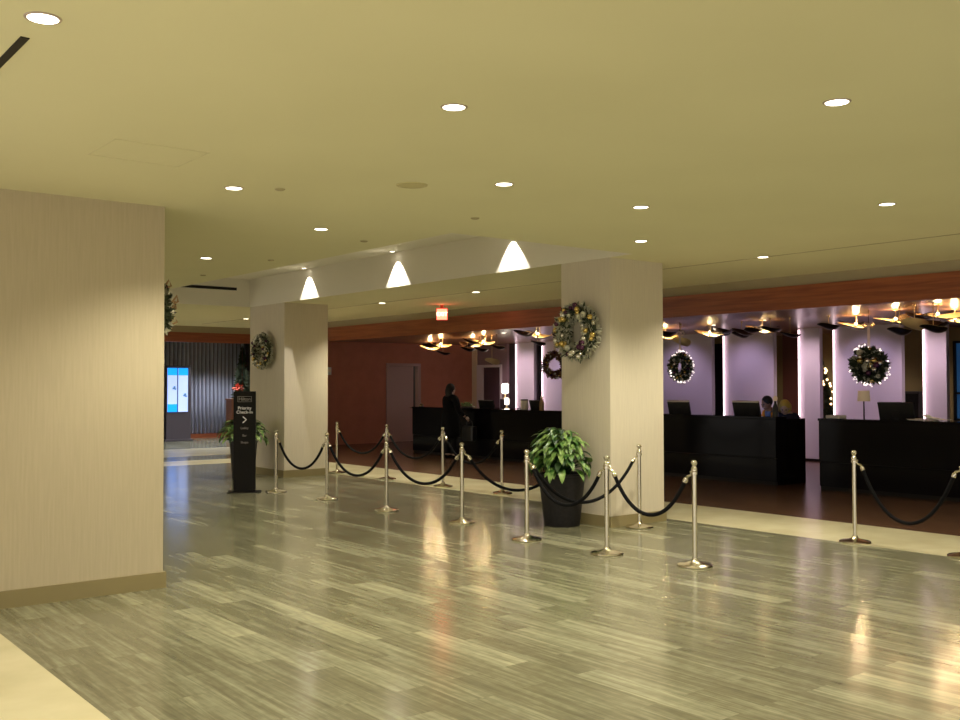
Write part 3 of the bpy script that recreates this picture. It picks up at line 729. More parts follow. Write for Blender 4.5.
# ------------------------------------------------------------------ pendants
def dish(mb, cx, cy, cz, a, b, rz, curl, tx=0.0, tilt=((0, 0, 1), 0.0)):
    """leaf shaped shallow metal dish, double skinned"""
    n, m = 22, 6; top = []; 
    R3 = Matrix.Rotation(tilt[1], 3, Vector(tilt[0])) @ Matrix.Rotation(rz, 3, 'Z') @ Matrix.Rotation(tx, 3, 'X')
    def pt(i, j, off):
        t = 2*PI*i/n; u = j/m
        x = a*u*math.cos(t); y = b*u*math.sin(t)*(1-0.25*math.cos(t))
        z = curl*(x/a)**2 + 0.05*(u*u) + off + 0.03*math.sin(2.2*x/a)
        return tuple(R3 @ Vector((x, y, z)) + Vector((cx, cy, cz)))
    for k, (off, mi) in enumerate(((0, 0), (-0.006, 1))):
        mb.mi = mi; vs = [pt(0, 0, off)]; fs = []
        for j in range(1, m+1):
            for i in range(n): vs.append(pt(i, j, off))
        for i in range(n): fs.append((0, 1+i, 1+(i+1) % n))
        for j in range(m-1):
            for i in range(n):
                p = 1+j*n+i; q = 1+j*n+(i+1) % n; fs.append((p, p+n, q+n, q))
        mb._add(vs, fs, True)
PG = 'leaf shaped brass pendants over the reception'
def pendant(x, y, label, z=2.72, a=0.32, b=0.21, rz=0.9, lit=True, extra=1, seed=0, power=34, tx=0.0):
    rnd = random.Random(seed)
    t = thing('pendant_lamp', label, 'pendant lamp', (x, y, 0), 0, PG)
    MB().lathe([(0.0005, CD-0.012), (0.05, CD-0.012), (0.055, CD-0.001)], 20, cap=False).build('canopy', M['brass'], t)
    for dx, dy in ((0.10, 0.05), (-0.10, -0.06)): MB().tube([(dx, dy, CD-0.002), (dx, dy, z+0.03)], 0.006, 8).build('rod', M['brass'], t)
    m_ = MB(); vv = Vector((x, y, 0)).normalized(); dish(m_, 0, 0, z, a, b, rz, 0.05, tx, (vv.cross(Vector((0, 0, 1))), 0.22)); m_.build('reflector_dish', [M['brass'], M['bronze']], t, recalc=False)
    for e in range(extra):
        ang = rnd.uniform(0, 2*PI); m_ = MB()
        dish(m_, math.cos(ang)*0.32, math.sin(ang)*0.32, z + rnd.uniform(-0.06, 0.08), a*0.8, b*0.8, rnd.uniform(0, 3), 0.06, rnd.uniform(-0.3, 0.3))
        dx, dy = math.cos(ang)*0.32, math.sin(ang)*0.32
        m_.mi = 1; m_.tube([(0, 0, z+0.06), (dx*0.5, dy*0.5, z+0.12), (dx, dy, z+0.02)], 0.005, 6)
        m_.build('leaf_shade', [M['bronze'], M['bronze']], t, recalc=False)
    if lit:
        MB().sphere((0, 0, z+0.085), 0.024, 12, 8).build('bulb', M['bulb'], t)
        MB().lathe([(0.012, z+0.0), (0.012, z+0.06)], 10).build('bulb_socket', M['bronze'], t)
        light('lamp', 'POINT', (0, 0, z+0.085), power, (1.0, 0.70, 0.36), t, shadow_soft_size=0.034).data.specular_factor = 0.12
    return t
pendant(16.60, 9.90, 'lit pendant left of the round hanging wreath ribbon', rz=2.3, seed=1)
pendant(15.80, 8.70, 'lit pendant just right of the round hanging wreath ribbon', rz=2.4, seed=2, a=0.36)
pendant(15.26, 7.71, 'brightest lit pendant before the narrow pink panel', rz=2.5, seed=3, a=0.38)
pendant(16.50, 8.05, 'lit pendant at the right picture edge behind another', rz=2.2, seed=4)
pendant(16.93, 14.70, 'lit pendant directly right of the nearer pillar', rz=2.2, seed=5)
pendant(16.85, 13.40, 'pendant above the narrow looking wreath', rz=2.0, seed=6, power=5, extra=2)
pendant(16.36, 11.75, 'pendant with dark leaves above the wide lavender panel', rz=2.0, seed=7, power=5, extra=2)
pendant(16.80, 23.38, 'leftmost lit pendant before the rust wall', rz=2.4, seed=8, a=0.3)
pendant(15.80, 21.50, 'second lit pendant from the left before the rust wall', rz=2.4, seed=9, a=0.3)
pendant(16.40, 20.90, 'lit pendant above the left desk monitor, farther one', rz=2.3, seed=10, a=0.3)
pendant(15.70, 19.55, 'lit pendant above the left desk monitor, nearer one', rz=2.4, seed=11, a=0.3)
pendant(14.30, 15.95, 'pendant just left of the nearer pillar top', rz=2.0, seed=12, power=5)
def leafdrop(x, y, z, label, seed, bright=False, tx=0.0):
    rnd = random.Random(seed)
    t = thing('hanging_leaf', label, 'pendant', (x, y, 0), 0, 'unlit metal leaves hung below the reception ceiling')
    MB().tube([(0, 0, CD-0.001), (0, 0, z+0.01)], 0.006, 8).build('rod', M['brass'], t)
    m_ = MB(); dish(m_, 0, 0, z, 0.20, 0.13, rnd.uniform(1.8, 2.7), 0.02, tx if tx else rnd.uniform(0.1, 0.35))
    m_.build('leaf', [M['brass'], M['brass'] if bright else M['bronze']], t, recalc=False)
    MB().sphere((0, 0, CD-0.012), 0.022, 10, 6).build('ceiling_cap', M['brass'], t)
leafdrop(16.0, 13.456, 2.56, 'yellow brass leaf facing the room above the narrow looking wreath', 1, True, 0.7)
leafdrop(16.4, 12.25, 2.66, 'dark leaf over the left edge of the wide lavender panel', 2)
leafdrop(16.0, 11.30, 2.71, 'black leaf over the right half of the wide lavender panel', 3)
leafdrop(16.0, 10.87, 2.59, 'dark leaf over the brown recess right of the wide panel', 4)
leafdrop(16.2, 10.20, 2.72, 'dark leaf near the left end of the widest panel', 5)
leafdrop(15.2, 8.30, 2.52, 'dark leaf between the widest panel and the olive recess', 6)
leafdrop(15.0, 7.95, 2.62, 'yellow brass leaf facing the room at the olive recess', 7, True, 0.7)
leafdrop(14.9, 7.60, 2.52, 'dark leaf before the narrow pink panel', 8)
leafdrop(15.8, 21.40, 2.52, 'low dark leaf before the rust wall', 9)
leafdrop(16.0, 20.60, 2.60, 'dark leaf before the cream wall strip', 10)
leafdrop(16.0, 20.05, 2.58, 'dark leaf over the white framed doorway', 11)
leafdrop(16.0, 19.585, 2.27, 'lowest pale brass leaf before the white framed doorway', 12, True, 0.6)
leafdrop(15.6, 18.9, 2.60, 'dark leaf over the black gap by the doorway', 13)
leafdrop(15.5, 17.3, 2.64, 'plum dark leaf over the narrow glowing panel', 14)

# ------------------------------------------------------------------ reception desks
def desk(y0, y1, label, xf=14.5):
    t = thing('reception_desk', label, 'desk', (xf, y0, 0), 0, 'black lacquered reception desks')
    L_ = y1 - y0
    MB().box(0.0, 0.06, 0, L_, 0.46, 1.12, 0.004).build('upper_front_panel', M['black'], t)
    MB().box(0.015, 0.06, 0, L_, 0.06, 0.445, 0.004).build('lower_front_panel', M['black'], t)
    MB().box(0.03, 0.10, 0.01, L_-0.01, 0.0, 0.462).build('plinth', M['blackmatte'], t)
    MB().box(-0.012, 0.30, -0.012, L_+0.012, 1.12, 1.16, 0.005).build('ledge', M['black'], t)
    MB().box(0.06, 0.87, 0.03, L_-0.03, 0.74, 0.78, 0.004).build('work_surface', M['black'], t)
    for yy in (0.0, L_-0.03): MB().box(0.06, 0.87, yy, yy+0.03, 0.0, 1.12, 0.004).build('side_panel', M['black'], t)
    return t
desk(15.0, 20.95, 'long black desk before the rust wall, with the visitor')
desk(10.15, 14.0, 'black desk right of the nearer pillar, with the clerk in orange')
desk(4.6, 9.33, 'black desk at the right picture edge, with one dark monitor')

def monitor(x, y, ztop, w, label, rz=0.0, lit_top=True, zb=0.78):
    t = thing('monitor', label, 'monitor', (x, y, zb), rz, 'monitors on the reception desks')
    h = ztop - zb
    MB().lathe([(0.0005, 0), (0.12, 0), (0.12, 0.012), (0.02, 0.018)], 24).build('stand_foot', M['plastic'], t)
    MB().box(-0.005, 0.015, -0.03, 0.03, 0.01, h-0.18, 0.003).build('stand_neck', M['plastic'], t)
    R3 = Matrix.Translation((0.01, 0, h-0.17)) @ Matrix.Rotation(math.radians(-14), 4, 'Y')
    MB().box(-0.025, 0.015, -w/2, w/2, -0.17, 0.17, 0.006, R3).build('housing', M['plastic'], t)
    MB().box(-0.035, -0.025, -0.06, 0.06, -0.07, 0.06, 0.004, R3).build('rear_cover', M['plastic'], t)
    MB().box(0.015, 0.018, -w/2+0.015, w/2-0.015, -0.155, 0.155, 0, R3).build('display', M['display'], t)
    MB().box(-0.030, 0.02, -w/2, w/2, 0.160 if lit_top else 0.168, 0.184, 0.003, R3).build('top_edge', M['paper'] if lit_top else M['plastic'], t)  # lit top: overhead light put in as a white strip
    return t
monitor(14.92, 12.60, 1.40, 0.52, 'black monitor with pale top edge beside the nearer pillar')
monitor(14.92, 11.05, 1.41, 0.56, 'black monitor with pale top edge next to the clerk in orange')
monitor(14.92, 8.22, 1.42, 0.58, 'black monitor alone on the rightmost desk', lit_top=False)
monitor(14.92, 18.45, 1.34, 0.55, 'dark monitor on the left desk before the doorway', lit_top=False)
monitor(14.92, 16.72, 1.36, 0.34, 'small black monitor on the left desk near the pillar', lit_top=False)

def keyboard(x, y, label):
    t = thing('keyboard', label, 'keyboard', (x, y, 0.78))
    MB().box(-0.08, 0.08, -0.22, 0.22, 0, 0.02, 0.004).build('case', M['plastic'], t)
    m_ = MB()
    for i in range(4):
        for j in range(12): m_.box(-0.065+i*0.034, -0.037+i*0.034, -0.20+j*0.034, -0.172+j*0.034, 0.02, 0.026)
    m_.build('keys', M['grey'], t); return t
keyboard(15.18, 11.6, 'keyboard on the work surface of the desk right of the nearer pillar')
keyboard(15.18, 8.2, 'keyboard on the work surface of the rightmost desk')

# items on desks
bw = thing('potted_herb', 'low pale green plant in a dish on the left desk', 'plant', (14.70, 18.93, 1.16))
MB().lathe([(0.11, 0), (0.15, 0.012), (0.20, 0.035), (0.19, 0.035), (0.10, 0.02)], 24).build('dish', M['grey'], bw)
mb = MB(); rnd = random.Random(2)
for i in range(70): add_leaf(mb, (rnd.uniform(-.10, .10), rnd.uniform(-.13, .13), 0.03), rnd.uniform(0, 6.28), rnd.uniform(0.4, 1.4), rnd.uniform(0.08, 0.17), 0.04, 1.0, 4)
mb.build('foliage', M['green'], bw, recalc=False)
bl = thing('service_bell', 'small dark bell on the left end of the left desk', 'bell', (14.66, 20.78, 1.16))
MB().lathe([(0.0005, 0), (0.06, 0), (0.06, 0.012), (0.05, 0.014)], 20).build('base', M['plastic'], bl)
MB().lathe([(0.055, 0.014), (0.048, 0.05), (0.02, 0.075), (0.0005, 0.08)], 20, cap=False).build('dome', M['chrome'], bl)
MB().lathe([(0.006, 0.078), (0.006, 0.10), (0.0005, 0.102)], 10).build('button', M['chrome'], bl)
bx = thing('canister', 'tall pale canister with dark lid on the left desk', 'canister', (14.72, 16.88, 1.16))
MB().lathe([(0.0005, 0), (0.085, 0), (0.087, 0.01), (0.085, 0.20)], 24).build('body', M['paper'], bx)
MB().lathe([(0.09, 0.20), (0.09, 0.225), (0.0005, 0.23)], 24).build('lid', M['plastic'], bx)
bo = thing('bottle', 'tan bottle on the left desk close to the pillar', 'bottle', (14.72, 16.30, 1.16))
MB().lathe([(0.0005, 0), (0.055, 0), (0.057, 0.15), (0.03, 0.21), (0.022, 0.26)], 20).build('glass_body', M['tan'], bo)
MB().lathe([(0.026, 0.26), (0.026, 0.295), (0.0005, 0.297)], 16).build('cap', M['shade'], bo)
# glowing lamps on the back counter near the doorway
def tablelamp(x, y, z, label, s=1.0):
    t = thing('table_lamp', label, 'lamp', (x, y, z))
    MB().lathe([(0.0005, 0), (0.09*s, 0), (0.09*s, 0.02), (0.02*s, 0.04), (0.018*s, 0.16*s)], 20).build('lamp_base', M['brass'], t)
    MB().lathe([(0.05*s, 0.16*s), (0.10*s, 0.19*s), (0.105*s, 0.30*s), (0.10*s, 0.44*s), (0.06*s, 0.47*s), (0.0005, 0.47*s)], 20).build('glass_shade', M['lampshade'], t)
    light('lamp', 'POINT', (0, 0, 0.6*s), 4, (1, 0.85, 0.65), t, shadow_soft_size=0.08)
    return t
ct = thing('back_counter', 'dark low back counter by the doorway behind the left desk', 'counter', (18.3, 21.6, 0))
MB().box(0, 0.5, 0, 1.3, 0.05, 1.0, 0.005).build('body', M['darkwall'], ct); MB().box(-0.02, 0.52, -0.02, 1.32, 1.0, 1.04, 0.004).build('counter_top', M['black'], ct)
MB().box(0.03, 0.47, 0.03, 1.27, 0, 0.05).build('plinth', M['blackmatte'], ct)
tablelamp(18.5, 22.05, 1.30, 'bright white glass lamp on the back counter beside the doorway', 0.95)
tablelamp(18.35, 21.80, 1.04, 'smaller lower glowing lamp in front of the bright one', 0.62)
tag(MB().box(-0.1, 0.1, -0.12, 0.12, 0, 0.26, 0.006).build('lamp_riser', M['darkwall'], None, (18.5, 22.05, 1.04)), 'dark riser block under the bright glass lamp', 'block')
sh = thing('table_lamp', 'dim cream shaded lamp before the widest panel', 'lamp', (15.95, 9.38, 0.0))
MB().lathe([(0.0005, 0), (0.15, 0), (0.15, 0.02), (0.012, 0.03), (0.012, 1.42)], 20).build('lamp_stand', M['bronze'], sh)
MB().lathe([(0.10, 1.42), (0.105, 1.44), (0.095, 1.60)], 20, cap=False).build('lamp_shade', M['shade'], sh)
# papers and flowers on the rightmost desk
pp = thing('paper_stack', 'loose pale papers on the rightmost desk top', 'papers', (14.64, 7.55, 1.16))
rnd = random.Random(5)
for i in range(5):
    R4 = Matrix.Rotation(rnd.uniform(-.5, .5), 4, 'Z') @ Matrix.Rotation(rnd.uniform(-0.04, 0.04), 4, 'X')
    MB().box(-0.10, 0.10, -0.15, 0.15, 0.0, 0.004, 0, Matrix.Translation((0, rnd.uniform(-.2, .2), 0.005+i*0.008)) @ R4).build('sheet', M['paper'], pp)
fd = thing('folded_brochure', 'white folded brochure tented on the papers', 'brochure', (14.60, 7.50, 1.205))
MB().box(-0.1, 0.1, -0.12, 0.10, 0, 0.004, 0, Matrix.Rotation(0.5, 4, 'X')).build('leaf_front', M['paper'], fd)
MB().box(-0.1, 0.1, -0.08, 0.12, 0, 0.004, 0, Matrix.Translation((0, -0.12, -0.01)) @ Matrix.Rotation(0.15, 4, 'X')).build('leaf_back', M['paper'], fd)
tag(MB().box(-0.10, 0.10, -0.13, 0.13, 0, 0.05, 0.01).build('paper_box', M['paper'], None, (14.72, 9.15, 1.16)), 'small pale box on the left end of the rightmost desk', 'box')
bt = thing('bottle', 'dark bottle with pale stopper between the two clerks', 'bottle', (14.68, 10.28, 1.16))
MB().lathe([(0.0005, 0), (0.045, 0), (0.047, 0.16), (0.02, 0.22), (0.018, 0.27)], 18).build('glass_body', M['plastic'], bt)
MB().sphere((0, 0, 0.31), 0.038, 12, 8, (1, 1, 1.3)).build('stopper', M['shade'], bt)
tag(MB().box(-0.02, 0.02, -0.05, 0.05, 0, 0.09, 0.01).build('card_reader', M['bluebadge'], None, (14.66, 10.42, 1.16)), 'small blue card reader on the desk before the clerk in orange', 'card reader')
ca = thing('cabinet', 'dark cabinet in the olive recess behind the rightmost desk', 'cabinet', (21.2, 11.15, 0))
MB().box(0, 0.5, 0, 0.7, 0.05, 1.55, 0.01).build('body', M['darkwall'], ca); MB().box(0.02, 0.48, 0.02, 0.68, 0, 0.05).build('plinth', M['blackmatte'], ca)
MB().box(-0.015, 0, 0.02, 0.345, 0.08, 1.5, 0.003).build('cabinet_door', M['blackmatte'], ca); MB().box(-0.015, 0, 0.355, 0.68, 0.08, 1.5, 0.003).build('cabinet_door', M['blackmatte'], ca)
ts = thing('thermostat', 'small pale wall sensor on the rust wall beside the farther pillar', 'sensor', (14.42, 25.0, 2.11))
MB().box(-0.09, 0.06, -0.03, 0, -0.11, 0.11, 0.008).build('case', M['grey'], ts)
MB().box(-0.05, 0.03, -0.034, -0.03, -0.02, 0.05).build('sensor_window', M['shade'], ts)

# ------------------------------------------------------------------ people
def skin_mesh(name, V_, E_, m, parent=None, sub=2, extra=None):
    me = bpy.data.meshes.new(name + '_s'); keys = list(V_)
    me.from_pydata([V_[k][0] for k in keys], [(keys.index(a), keys.index(b)) for a, b in E_], [])
    o = bpy.data.objects.new(name + '_s', me); COL.objects.link(o)
    md = o.modifiers.new('s', 'SKIN')
    sv = me.skin_vertices[0].data if me.skin_vertices else None
    if sv is None:
        bmx = bmesh.new(); bmx.from_mesh(me); bmx.verts.layers.skin.verify(); bmx.to_mesh(me); bmx.free(); sv = me.skin_vertices[0].data
    for i, k in enumerate(keys):
        r = V_[k][1]; sv[i].radius = r if isinstance(r, tuple) else (r, r); sv[i].use_root = (i == 0)
    md.use_smooth_shade = True
    sb = o.modifiers.new('u', 'SUBSURF'); sb.levels = sub; sb.render_levels = sub
    dg = bpy.context.evaluated_depsgraph_get(); dg.update()
    ev = bpy.data.meshes.new_from_object(o.evaluated_get(dg)); bpy.data.objects.remove(o)
    bm = bmesh.new(); bm.from_mesh(ev)
    mbx = MB(); mbx.bm.free(); mbx.bm = bm
    if extra: extra(mbx)
    bm.to_mesh(ev); bm.free()
    ev.materials.clear(); ev.materials.append(m)
    for p in ev.polygons: p.use_smooth = True; p.material_index = 0
    r = bpy.data.objects.new(name, ev); COL.objects.link(r)
    if parent: r.parent = parent
    return r

def hand(mb, w, d, up, s=1.0, curl=0.6):
    """w wrist point, d direction of the hand, up back of hand normal"""
    w = Vector(w); d = Vector(d).normalized(); up = Vector(up).normalized(); sd = d.cross(up).normalized()
    R_ = Matrix((d, sd, up)).transposed()
    mb.sphere(w + d*0.05*s, 0.045*s, 12, 8, (1.15, 0.9, 0.36), R_)
    for k, (o, ln) in enumerate(((-0.030, 0.066), (-0.010, 0.076), (0.010, 0.071), (0.028, 0.056))):
        p = w + d*0.082*s + sd*o*s; q = p + (d - up*curl*0.3).normalized()*ln*0.45*s
        r = q + (d*0.7 - up*curl).normalized()*ln*0.33*s; t = r + (d*0.4 - up*curl*1.3).normalized()*ln*0.25*s
        mb.tube([p - d*0.02*s, p, q, r, t], [0.009*s, 0.0095*s, 0.0088*s, 0.008*s, 0.0055*s], 8)
    p = w + d*0.03*s - sd*0.030*s; q = p + (d*0.6 - sd*0.8 - up*0.2).normalized()*0.035*s; r = q + (d*0.9 - sd*0.2 - up*0.4).normalized()*0.03*s
    mb.tube([p, q, r], [0.012*s, 0.0105*s, 0.007*s], 8)

def head_bits(c, f, u, s=1.0):
    """nose, ears, brow and lips around head centre c, facing f"""
    f = Vector(f).normalized(); u = Vector(u).normalized(); r = f.cross(u).normalized(); c = Vector(c)
    R_ = Matrix((r, f, u)).transposed()
    def ex(mb):
        mb.sphere(c + u*0.012, 0.098*s, 20, 14, (0.80, 0.96, 1.15), R_)
        mb.sphere(c + f*0.035 - u*0.075, 0.055*s, 14, 10, (0.85, 0.95, 0.75), R_)
        mb.sphere(c + f*0.100 - u*0.018, 0.017*s, 10, 8, (0.8, 1.0, 1.7), R_)
        for k in (-1, 1):
            mb.sphere(c + r*k*0.080 - u*0.01, 0.026*s, 10, 8, (0.35, 0.7, 1.15), R_)
        mb.sphere(c + f*0.090 - u*0.062, 0.016*s, 10, 6, (1.5, 0.5, 0.5), R_)
    return ex, R_, r
def face_parts(c, f, u, parent):
    f = Vector(f).normalized(); u = Vector(u).normalized(); r = f.cross(u).normalized(); c = Vector(c)
    for k in (-1, 1): MB().sphere(c + f*0.088 + r*k*0.032 + u*0.012, 0.011, 10, 8).build('eye', M['plastic'], parent)

# visitor in black standing at the left desk, seen from behind (local frame: facing +X, right hand towards -Y)
pv = thing('person', 'person in a long black coat standing at the left desk, back turned', 'person', (14.02, 18.70, 0))
hc = (0.03, 0, 1.60)
ex, RH, _r = head_bits(hc, (1, 0.1, -0.1), (0.1, 0, 1))
V_ = {'pelvis': ((0, 0, 0.95), (0.15, 0.12)), 'waist': ((0.0, 0, 1.12), (0.14, 0.11)), 'chest': ((0.0, 0, 1.30), (0.17, 0.12)), 'neck0': ((0.0, 0, 1.42), (0.08, 0.07)), 'neck': ((0.015, 0, 1.49), 0.05), 'head': ((0.03, 0, 1.57), 0.06),
      'shl': ((0, 0.19, 1.40), 0.058), 'ell': ((0.06, 0.27, 1.14), 0.045), 'wrl': ((0.30, 0.20, 1.10), 0.03),
      'shr': ((0, -0.19, 1.40), 0.058), 'elr': ((0.0, -0.30, 1.13), 0.045), 'wrr': ((0.16, -0.36, 0.97), 0.03),
      'hl': ((0, 0.10, 0.90), 0.09), 'knl': ((0.02, 0.11, 0.50), 0.06), 'anl': ((-0.02, 0.12, 0.10), 0.04), 'tol': ((0.13, 0.13, 0.045), 0.035),
      'hr': ((0, -0.10, 0.90), 0.09), 'knr': ((0.02, -0.11, 0.50), 0.06), 'anr': ((-0.02, -0.12, 0.10), 0.04), 'tor': ((0.13, -0.13, 0.045), 0.035)}
E_ = [('pelvis', 'waist'), ('waist', 'chest'), ('chest', 'neck0'), ('neck0', 'neck'), ('neck', 'head'), ('neck0', 'shl'), ('shl', 'ell'), ('ell', 'wrl'), ('neck0', 'shr'), ('shr', 'elr'), ('elr', 'wrr'),
      ('pelvis', 'hl'), ('hl', 'knl'), ('knl', 'anl'), ('anl', 'tol'), ('pelvis', 'hr'), ('hr', 'knr'), ('knr', 'anr'), ('anr', 'tor')]
def exv(mb):
    ex(mb); hand(mb, (0.30, 0.20, 1.105), (1, -0.1, 0.35), (0, 0, 1)); hand(mb, (0.17, -0.365, 0.965), (0.6, -0.2, -0.6), (0.2, -0.9, 0.2), 1.0, 0.9)
body = skin_mesh('body', V_, E_, M['fair'], pv, extra=exv); face_parts(hc, (1, 0.1, -0.1), (0.1, 0, 1), pv)
cv = {'hem': ((0, 0, 0.42), 0.24), 'thigh': ((0, 0, 0.66), 0.235), 'pelvis': ((0, 0, 0.92), 0.225), 'waist': ((0.0, 0, 1.12), (0.20, 0.165)), 'chest': ((0.0, 0, 1.30), (0.21, 0.16)), 'neck0': ((0.0, 0, 1.43), (0.11, 0.09)), 'collar': ((0.0, 0, 1.50), (0.075, 0.07)),
      'shl': ((0, 0.20, 1.40), 0.085), 'ell': ((0.06, 0.28, 1.14), 0.07), 'wrl': ((0.27, 0.205, 1.10), 0.052),
      'shr': ((0, -0.20, 1.40), 0.085), 'elr': ((0.0, -0.31, 1.13), 0.07), 'wrr': ((0.14, -0.355, 0.99), 0.052)}
skin_mesh('coat', cv, [('hem', 'thigh'), ('thigh', 'pelvis'), ('pelvis', 'waist'), ('waist', 'chest'), ('chest', 'neck0'), ('neck0', 'collar'), ('neck0', 'shl'), ('shl', 'ell'), ('ell', 'wrl'), ('neck0', 'shr'), ('shr', 'elr'), ('elr', 'wrr')], M['blackcloth'], pv)
for s_ in (1, -1):
    skin_mesh('trouser_leg', {'a': ((0, s_*0.10, 0.85), 0.10), 'b': ((0.02, s_*0.11, 0.5), 0.078), 'c': ((-0.02, s_*0.12, 0.09), 0.062)}, [('a', 'b'), ('b', 'c')], M['blackcloth'], pv)
    MB().sphere((0.05, s_*0.125, 0.045), 0.05, 14, 10, (2.6, 0.95, 0.9)).build('shoe', M['black'], pv)
mb = MB(); mb.sphere((0.0, 0, 1.635), 0.115, 18, 12, (0.95, 0.88, 1.02)); mb.sphere((-0.05, 0, 1.55), 0.10, 16, 10, (0.75, 1.0, 1.5)); mb.sphere((-0.06, 0, 1.44), 0.09, 14, 10, (0.6, 1.1, 1.1))
mb.build('hair', M['hairdark'], pv, recalc=False)
bg = thing('handbag', 'black tote bag hanging from the visitor hand before the desk', 'bag', (14.26, 18.28, 0.42))
MB().box(-0.08, 0.08, -0.19, 0.19, 0, 0.34, 0.03).build('bag_body', M['plastic'], bg)
m_ = MB(); m_.tube([(0, -0.12, 0.32), (0, -0.09, 0.44), (0, 0, 0.49), (0, 0.09, 0.44), (0, 0.12, 0.32)], 0.009, 8); m_.build('handle', M['plastic'], bg)

def clerk(loc, rz, label, skin, shirt, hair, bend, long_hair=False):
    t = thing('person', label, 'person', loc, rz)
    b = bend
    hcx = (0.08+b*0.30, 0, 1.385-b*0.16)
    f = (1, 0, -0.25-b*0.8); u = (0.25+b*0.8, 0, 1)
    ex_, RH_, rr_ = head_bits(hcx, f, u)
    cx = b*0.18
    V = {'pelvis': ((0, 0, 0.72), (0.16, 0.13)), 'waist': ((cx*0.3, 0, 0.90), (0.14, 0.11)), 'chest': ((cx*0.8, 0, 1.07), (0.17, 0.12)), 'neck0': ((cx, 0, 1.19-b*0.05), (0.08, 0.07)), 'neck': ((cx+0.04, 0, 1.27-b*0.09), 0.05), 'head': ((hcx[0]-0.01, 0, hcx[2]-0.04), 0.06),
         'shl': ((cx, 0.18, 1.165-b*0.05), 0.055), 'ell': ((cx+0.10, 0.24, 0.93), 0.043), 'wrl': ((cx+0.30, 0.14, 0.86), 0.028),
         'shr': ((cx, -0.18, 1.165-b*0.05), 0.055), 'elr': ((cx+0.10, -0.24, 0.93), 0.043), 'wrr': ((cx+0.30, -0.14, 0.86), 0.028),
         'hl': ((0.05, 0.10, 0.68), 0.095), 'knl': ((0.20, 0.12, 0.50), 0.062), 'anl': ((0.12, 0.12, 0.10), 0.04), 'tol': ((0.24, 0.12, 0.045), 0.033),
         'hr': ((0.05, -0.10, 0.68), 0.095), 'knr': ((0.20, -0.12, 0.50), 0.062), 'anr': ((0.12, -0.12, 0.10), 0.04), 'tor': ((0.24, -0.12, 0.045), 0.033)}
    def e2(mb):
        ex_(mb); hand(mb, (cx+0.30, 0.14, 0.86), (1, -0.3, -0.3), (0, 0, 1)); hand(mb, (cx+0.30, -0.14, 0.86), (1, 0.3, -0.3), (0, 0, 1))
    skin_mesh('body', V, E_, skin, t, extra=e2); face_parts(hcx, f, u, t)
    V2 = {k: V[k] for k in ('pelvis', 'waist', 'chest', 'neck0', 'shl', 'ell', 'shr', 'elr')}
    V2 = {k: (v[0], tuple(q+0.018 for q in v[1]) if isinstance(v[1], tuple) else v[1]+0.02) for k, v in V2.items()}
    V2['neck0'] = (V['neck0'][0], (0.09, 0.085))
    skin_mesh('shirt', V2, [('pelvis', 'waist'), ('waist', 'chest'), ('chest', 'neck0'), ('neck0', 'shl'), ('shl', 'ell'), ('neck0', 'shr'), ('shr', 'elr')], shirt, t)
    for s2 in ('l', 'r'):
        skin_mesh('trouser_leg', {'a': (V['h'+s2][0], 0.115), 'b': (V['kn'+s2][0], 0.078), 'c': (V['an'+s2][0], 0.06)}, [('a', 'b'), ('b', 'c')], M['navy'], t)
        p = V['to'+s2][0]; MB().sphere((p[0]-0.06, p[1], 0.045), 0.05, 14, 10, (2.5, 0.95, 0.9)).build('shoe', M['plastic'], t)
    fv = Vector(f).normalized(); uv = Vector(u).normalized(); hcv = Vector(hcx)
    mb = MB(); mb.sphere(hcv - fv*0.022 + uv*0.040, 0.105, 18, 12, (0.90, 0.98, 1.0), RH_)
    if long_hair: mb.sphere(hcv - fv*0.05 - uv*0.02, 0.11, 18, 12, (1.0, 0.8, 1.15), RH_)
    mb.build('hair', hair, t, recalc=False)
    return t
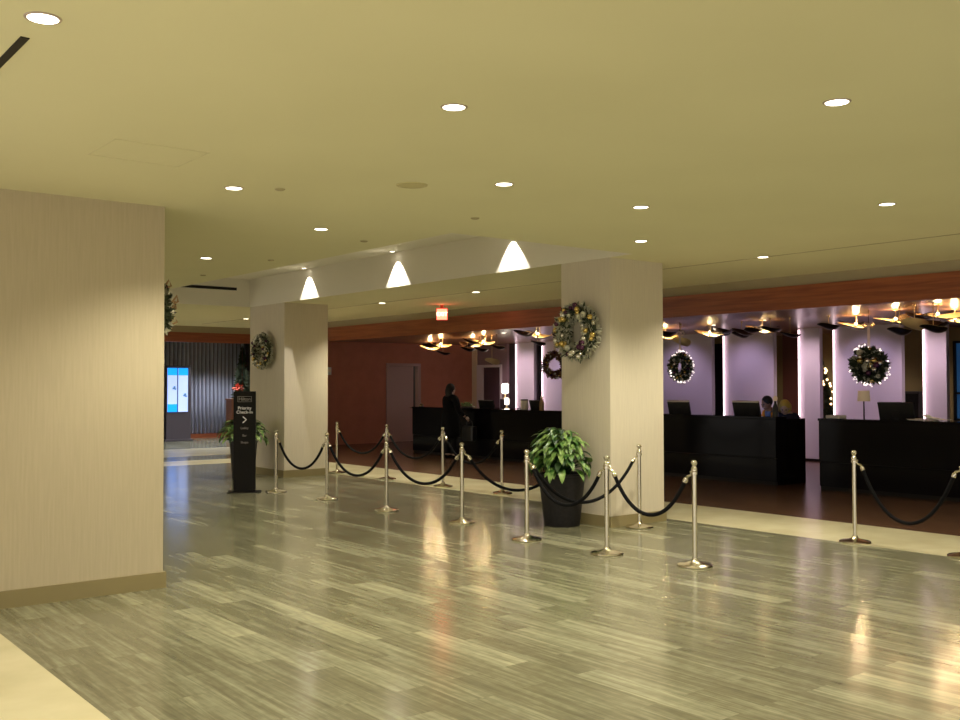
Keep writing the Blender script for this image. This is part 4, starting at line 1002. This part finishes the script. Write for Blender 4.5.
# stools for the seated ones
def stool(x, y, label):
    t = thing('stool', label, 'stool', (x, y, 0))
    MB().lathe([(0.0005, 0.55), (0.17, 0.55), (0.18, 0.58), (0.17, 0.61), (0.0005, 0.615)], 24).build('seat', M['plastic'], t)
    MB().lathe([(0.02, 0.03), (0.02, 0.55)], 12).build('post', M['chrome'], t)
    MB().lathe([(0.0005, 0), (0.20, 0), (0.20, 0.02), (0.02, 0.035)], 24).build('base', M['chrome'], t)
stool(15.62, 10.98, 'stool under the clerk in orange behind the desk')
clerk((15.60, 10.98, 0), PI-0.35, 'clerk in an orange top seated behind the desk beside the monitor', M['skin'], M['orange'], M['hairdark'], 0.15)
clerk((15.62, 10.69, 0), PI+0.45, 'blond person in dark navy bending behind the desk end', M['fair'], M['navy'], M['blond'], 0.55, True)
stool(15.62, 10.69, 'stool under the blond person behind the desk end')

# ------------------------------------------------------------------ world, camera
sc = bpy.context.scene
wd = bpy.data.worlds.new('world'); sc.world = wd; wd.use_nodes = True
bgn = wd.node_tree.nodes['Background']; bgn.inputs[1].default_value = 0.66
wn, wl = wd.node_tree.nodes, wd.node_tree.links
wt = wn.new('ShaderNodeTexCoord'); ws = wn.new('ShaderNodeSeparateXYZ'); wm = wn.new('ShaderNodeMapRange'); wr = wn.new('ShaderNodeValToRGB')
wl.new(wt.outputs['Generated'], ws.inputs[0]); wl.new(ws.outputs['X'], wm.inputs['Value'])
wm.inputs['From Min'].default_value = -0.9; wm.inputs['From Max'].default_value = 0.3
wr.color_ramp.elements[0].color = (1.75, 1.62, 1.48, 1); wr.color_ramp.elements[1].color = (0.95, 0.85, 0.50, 1)
wl.new(wm.outputs[0], wr.inputs[0]); wl.new(wr.outputs[0], bgn.inputs[0])

cam = bpy.data.cameras.new('camera'); co = bpy.data.objects.new('camera', cam); COL.objects.link(co)
pitch, roll, yaw, f = 0.0242, -0.0021, 0.8978, 999.876
fw = Vector((math.cos(yaw)*math.cos(pitch), math.sin(yaw)*math.cos(pitch), math.sin(pitch)))
r = Vector((math.sin(yaw), -math.cos(yaw), 0)); u = r.cross(fw)
r2 = r*math.cos(roll) + u*math.sin(roll); u2 = -r*math.sin(roll) + u*math.cos(roll)
co.matrix_world = Matrix(((r2.x, u2.x, -fw.x, 0), (r2.y, u2.y, -fw.y, 0), (r2.z, u2.z, -fw.z, 1.7272), (0, 0, 0, 1)))
cam.sensor_width = 36.0; cam.lens = f/960*36; cam.clip_start = 0.05; cam.clip_end = 200
sc.camera = co
sc.view_settings.view_transform = 'Standard'; sc.view_settings.look = 'None'; sc.view_settings.gamma = 1.0
sc.view_settings.use_curve_mapping = False; sc.view_settings.exposure = 0.16
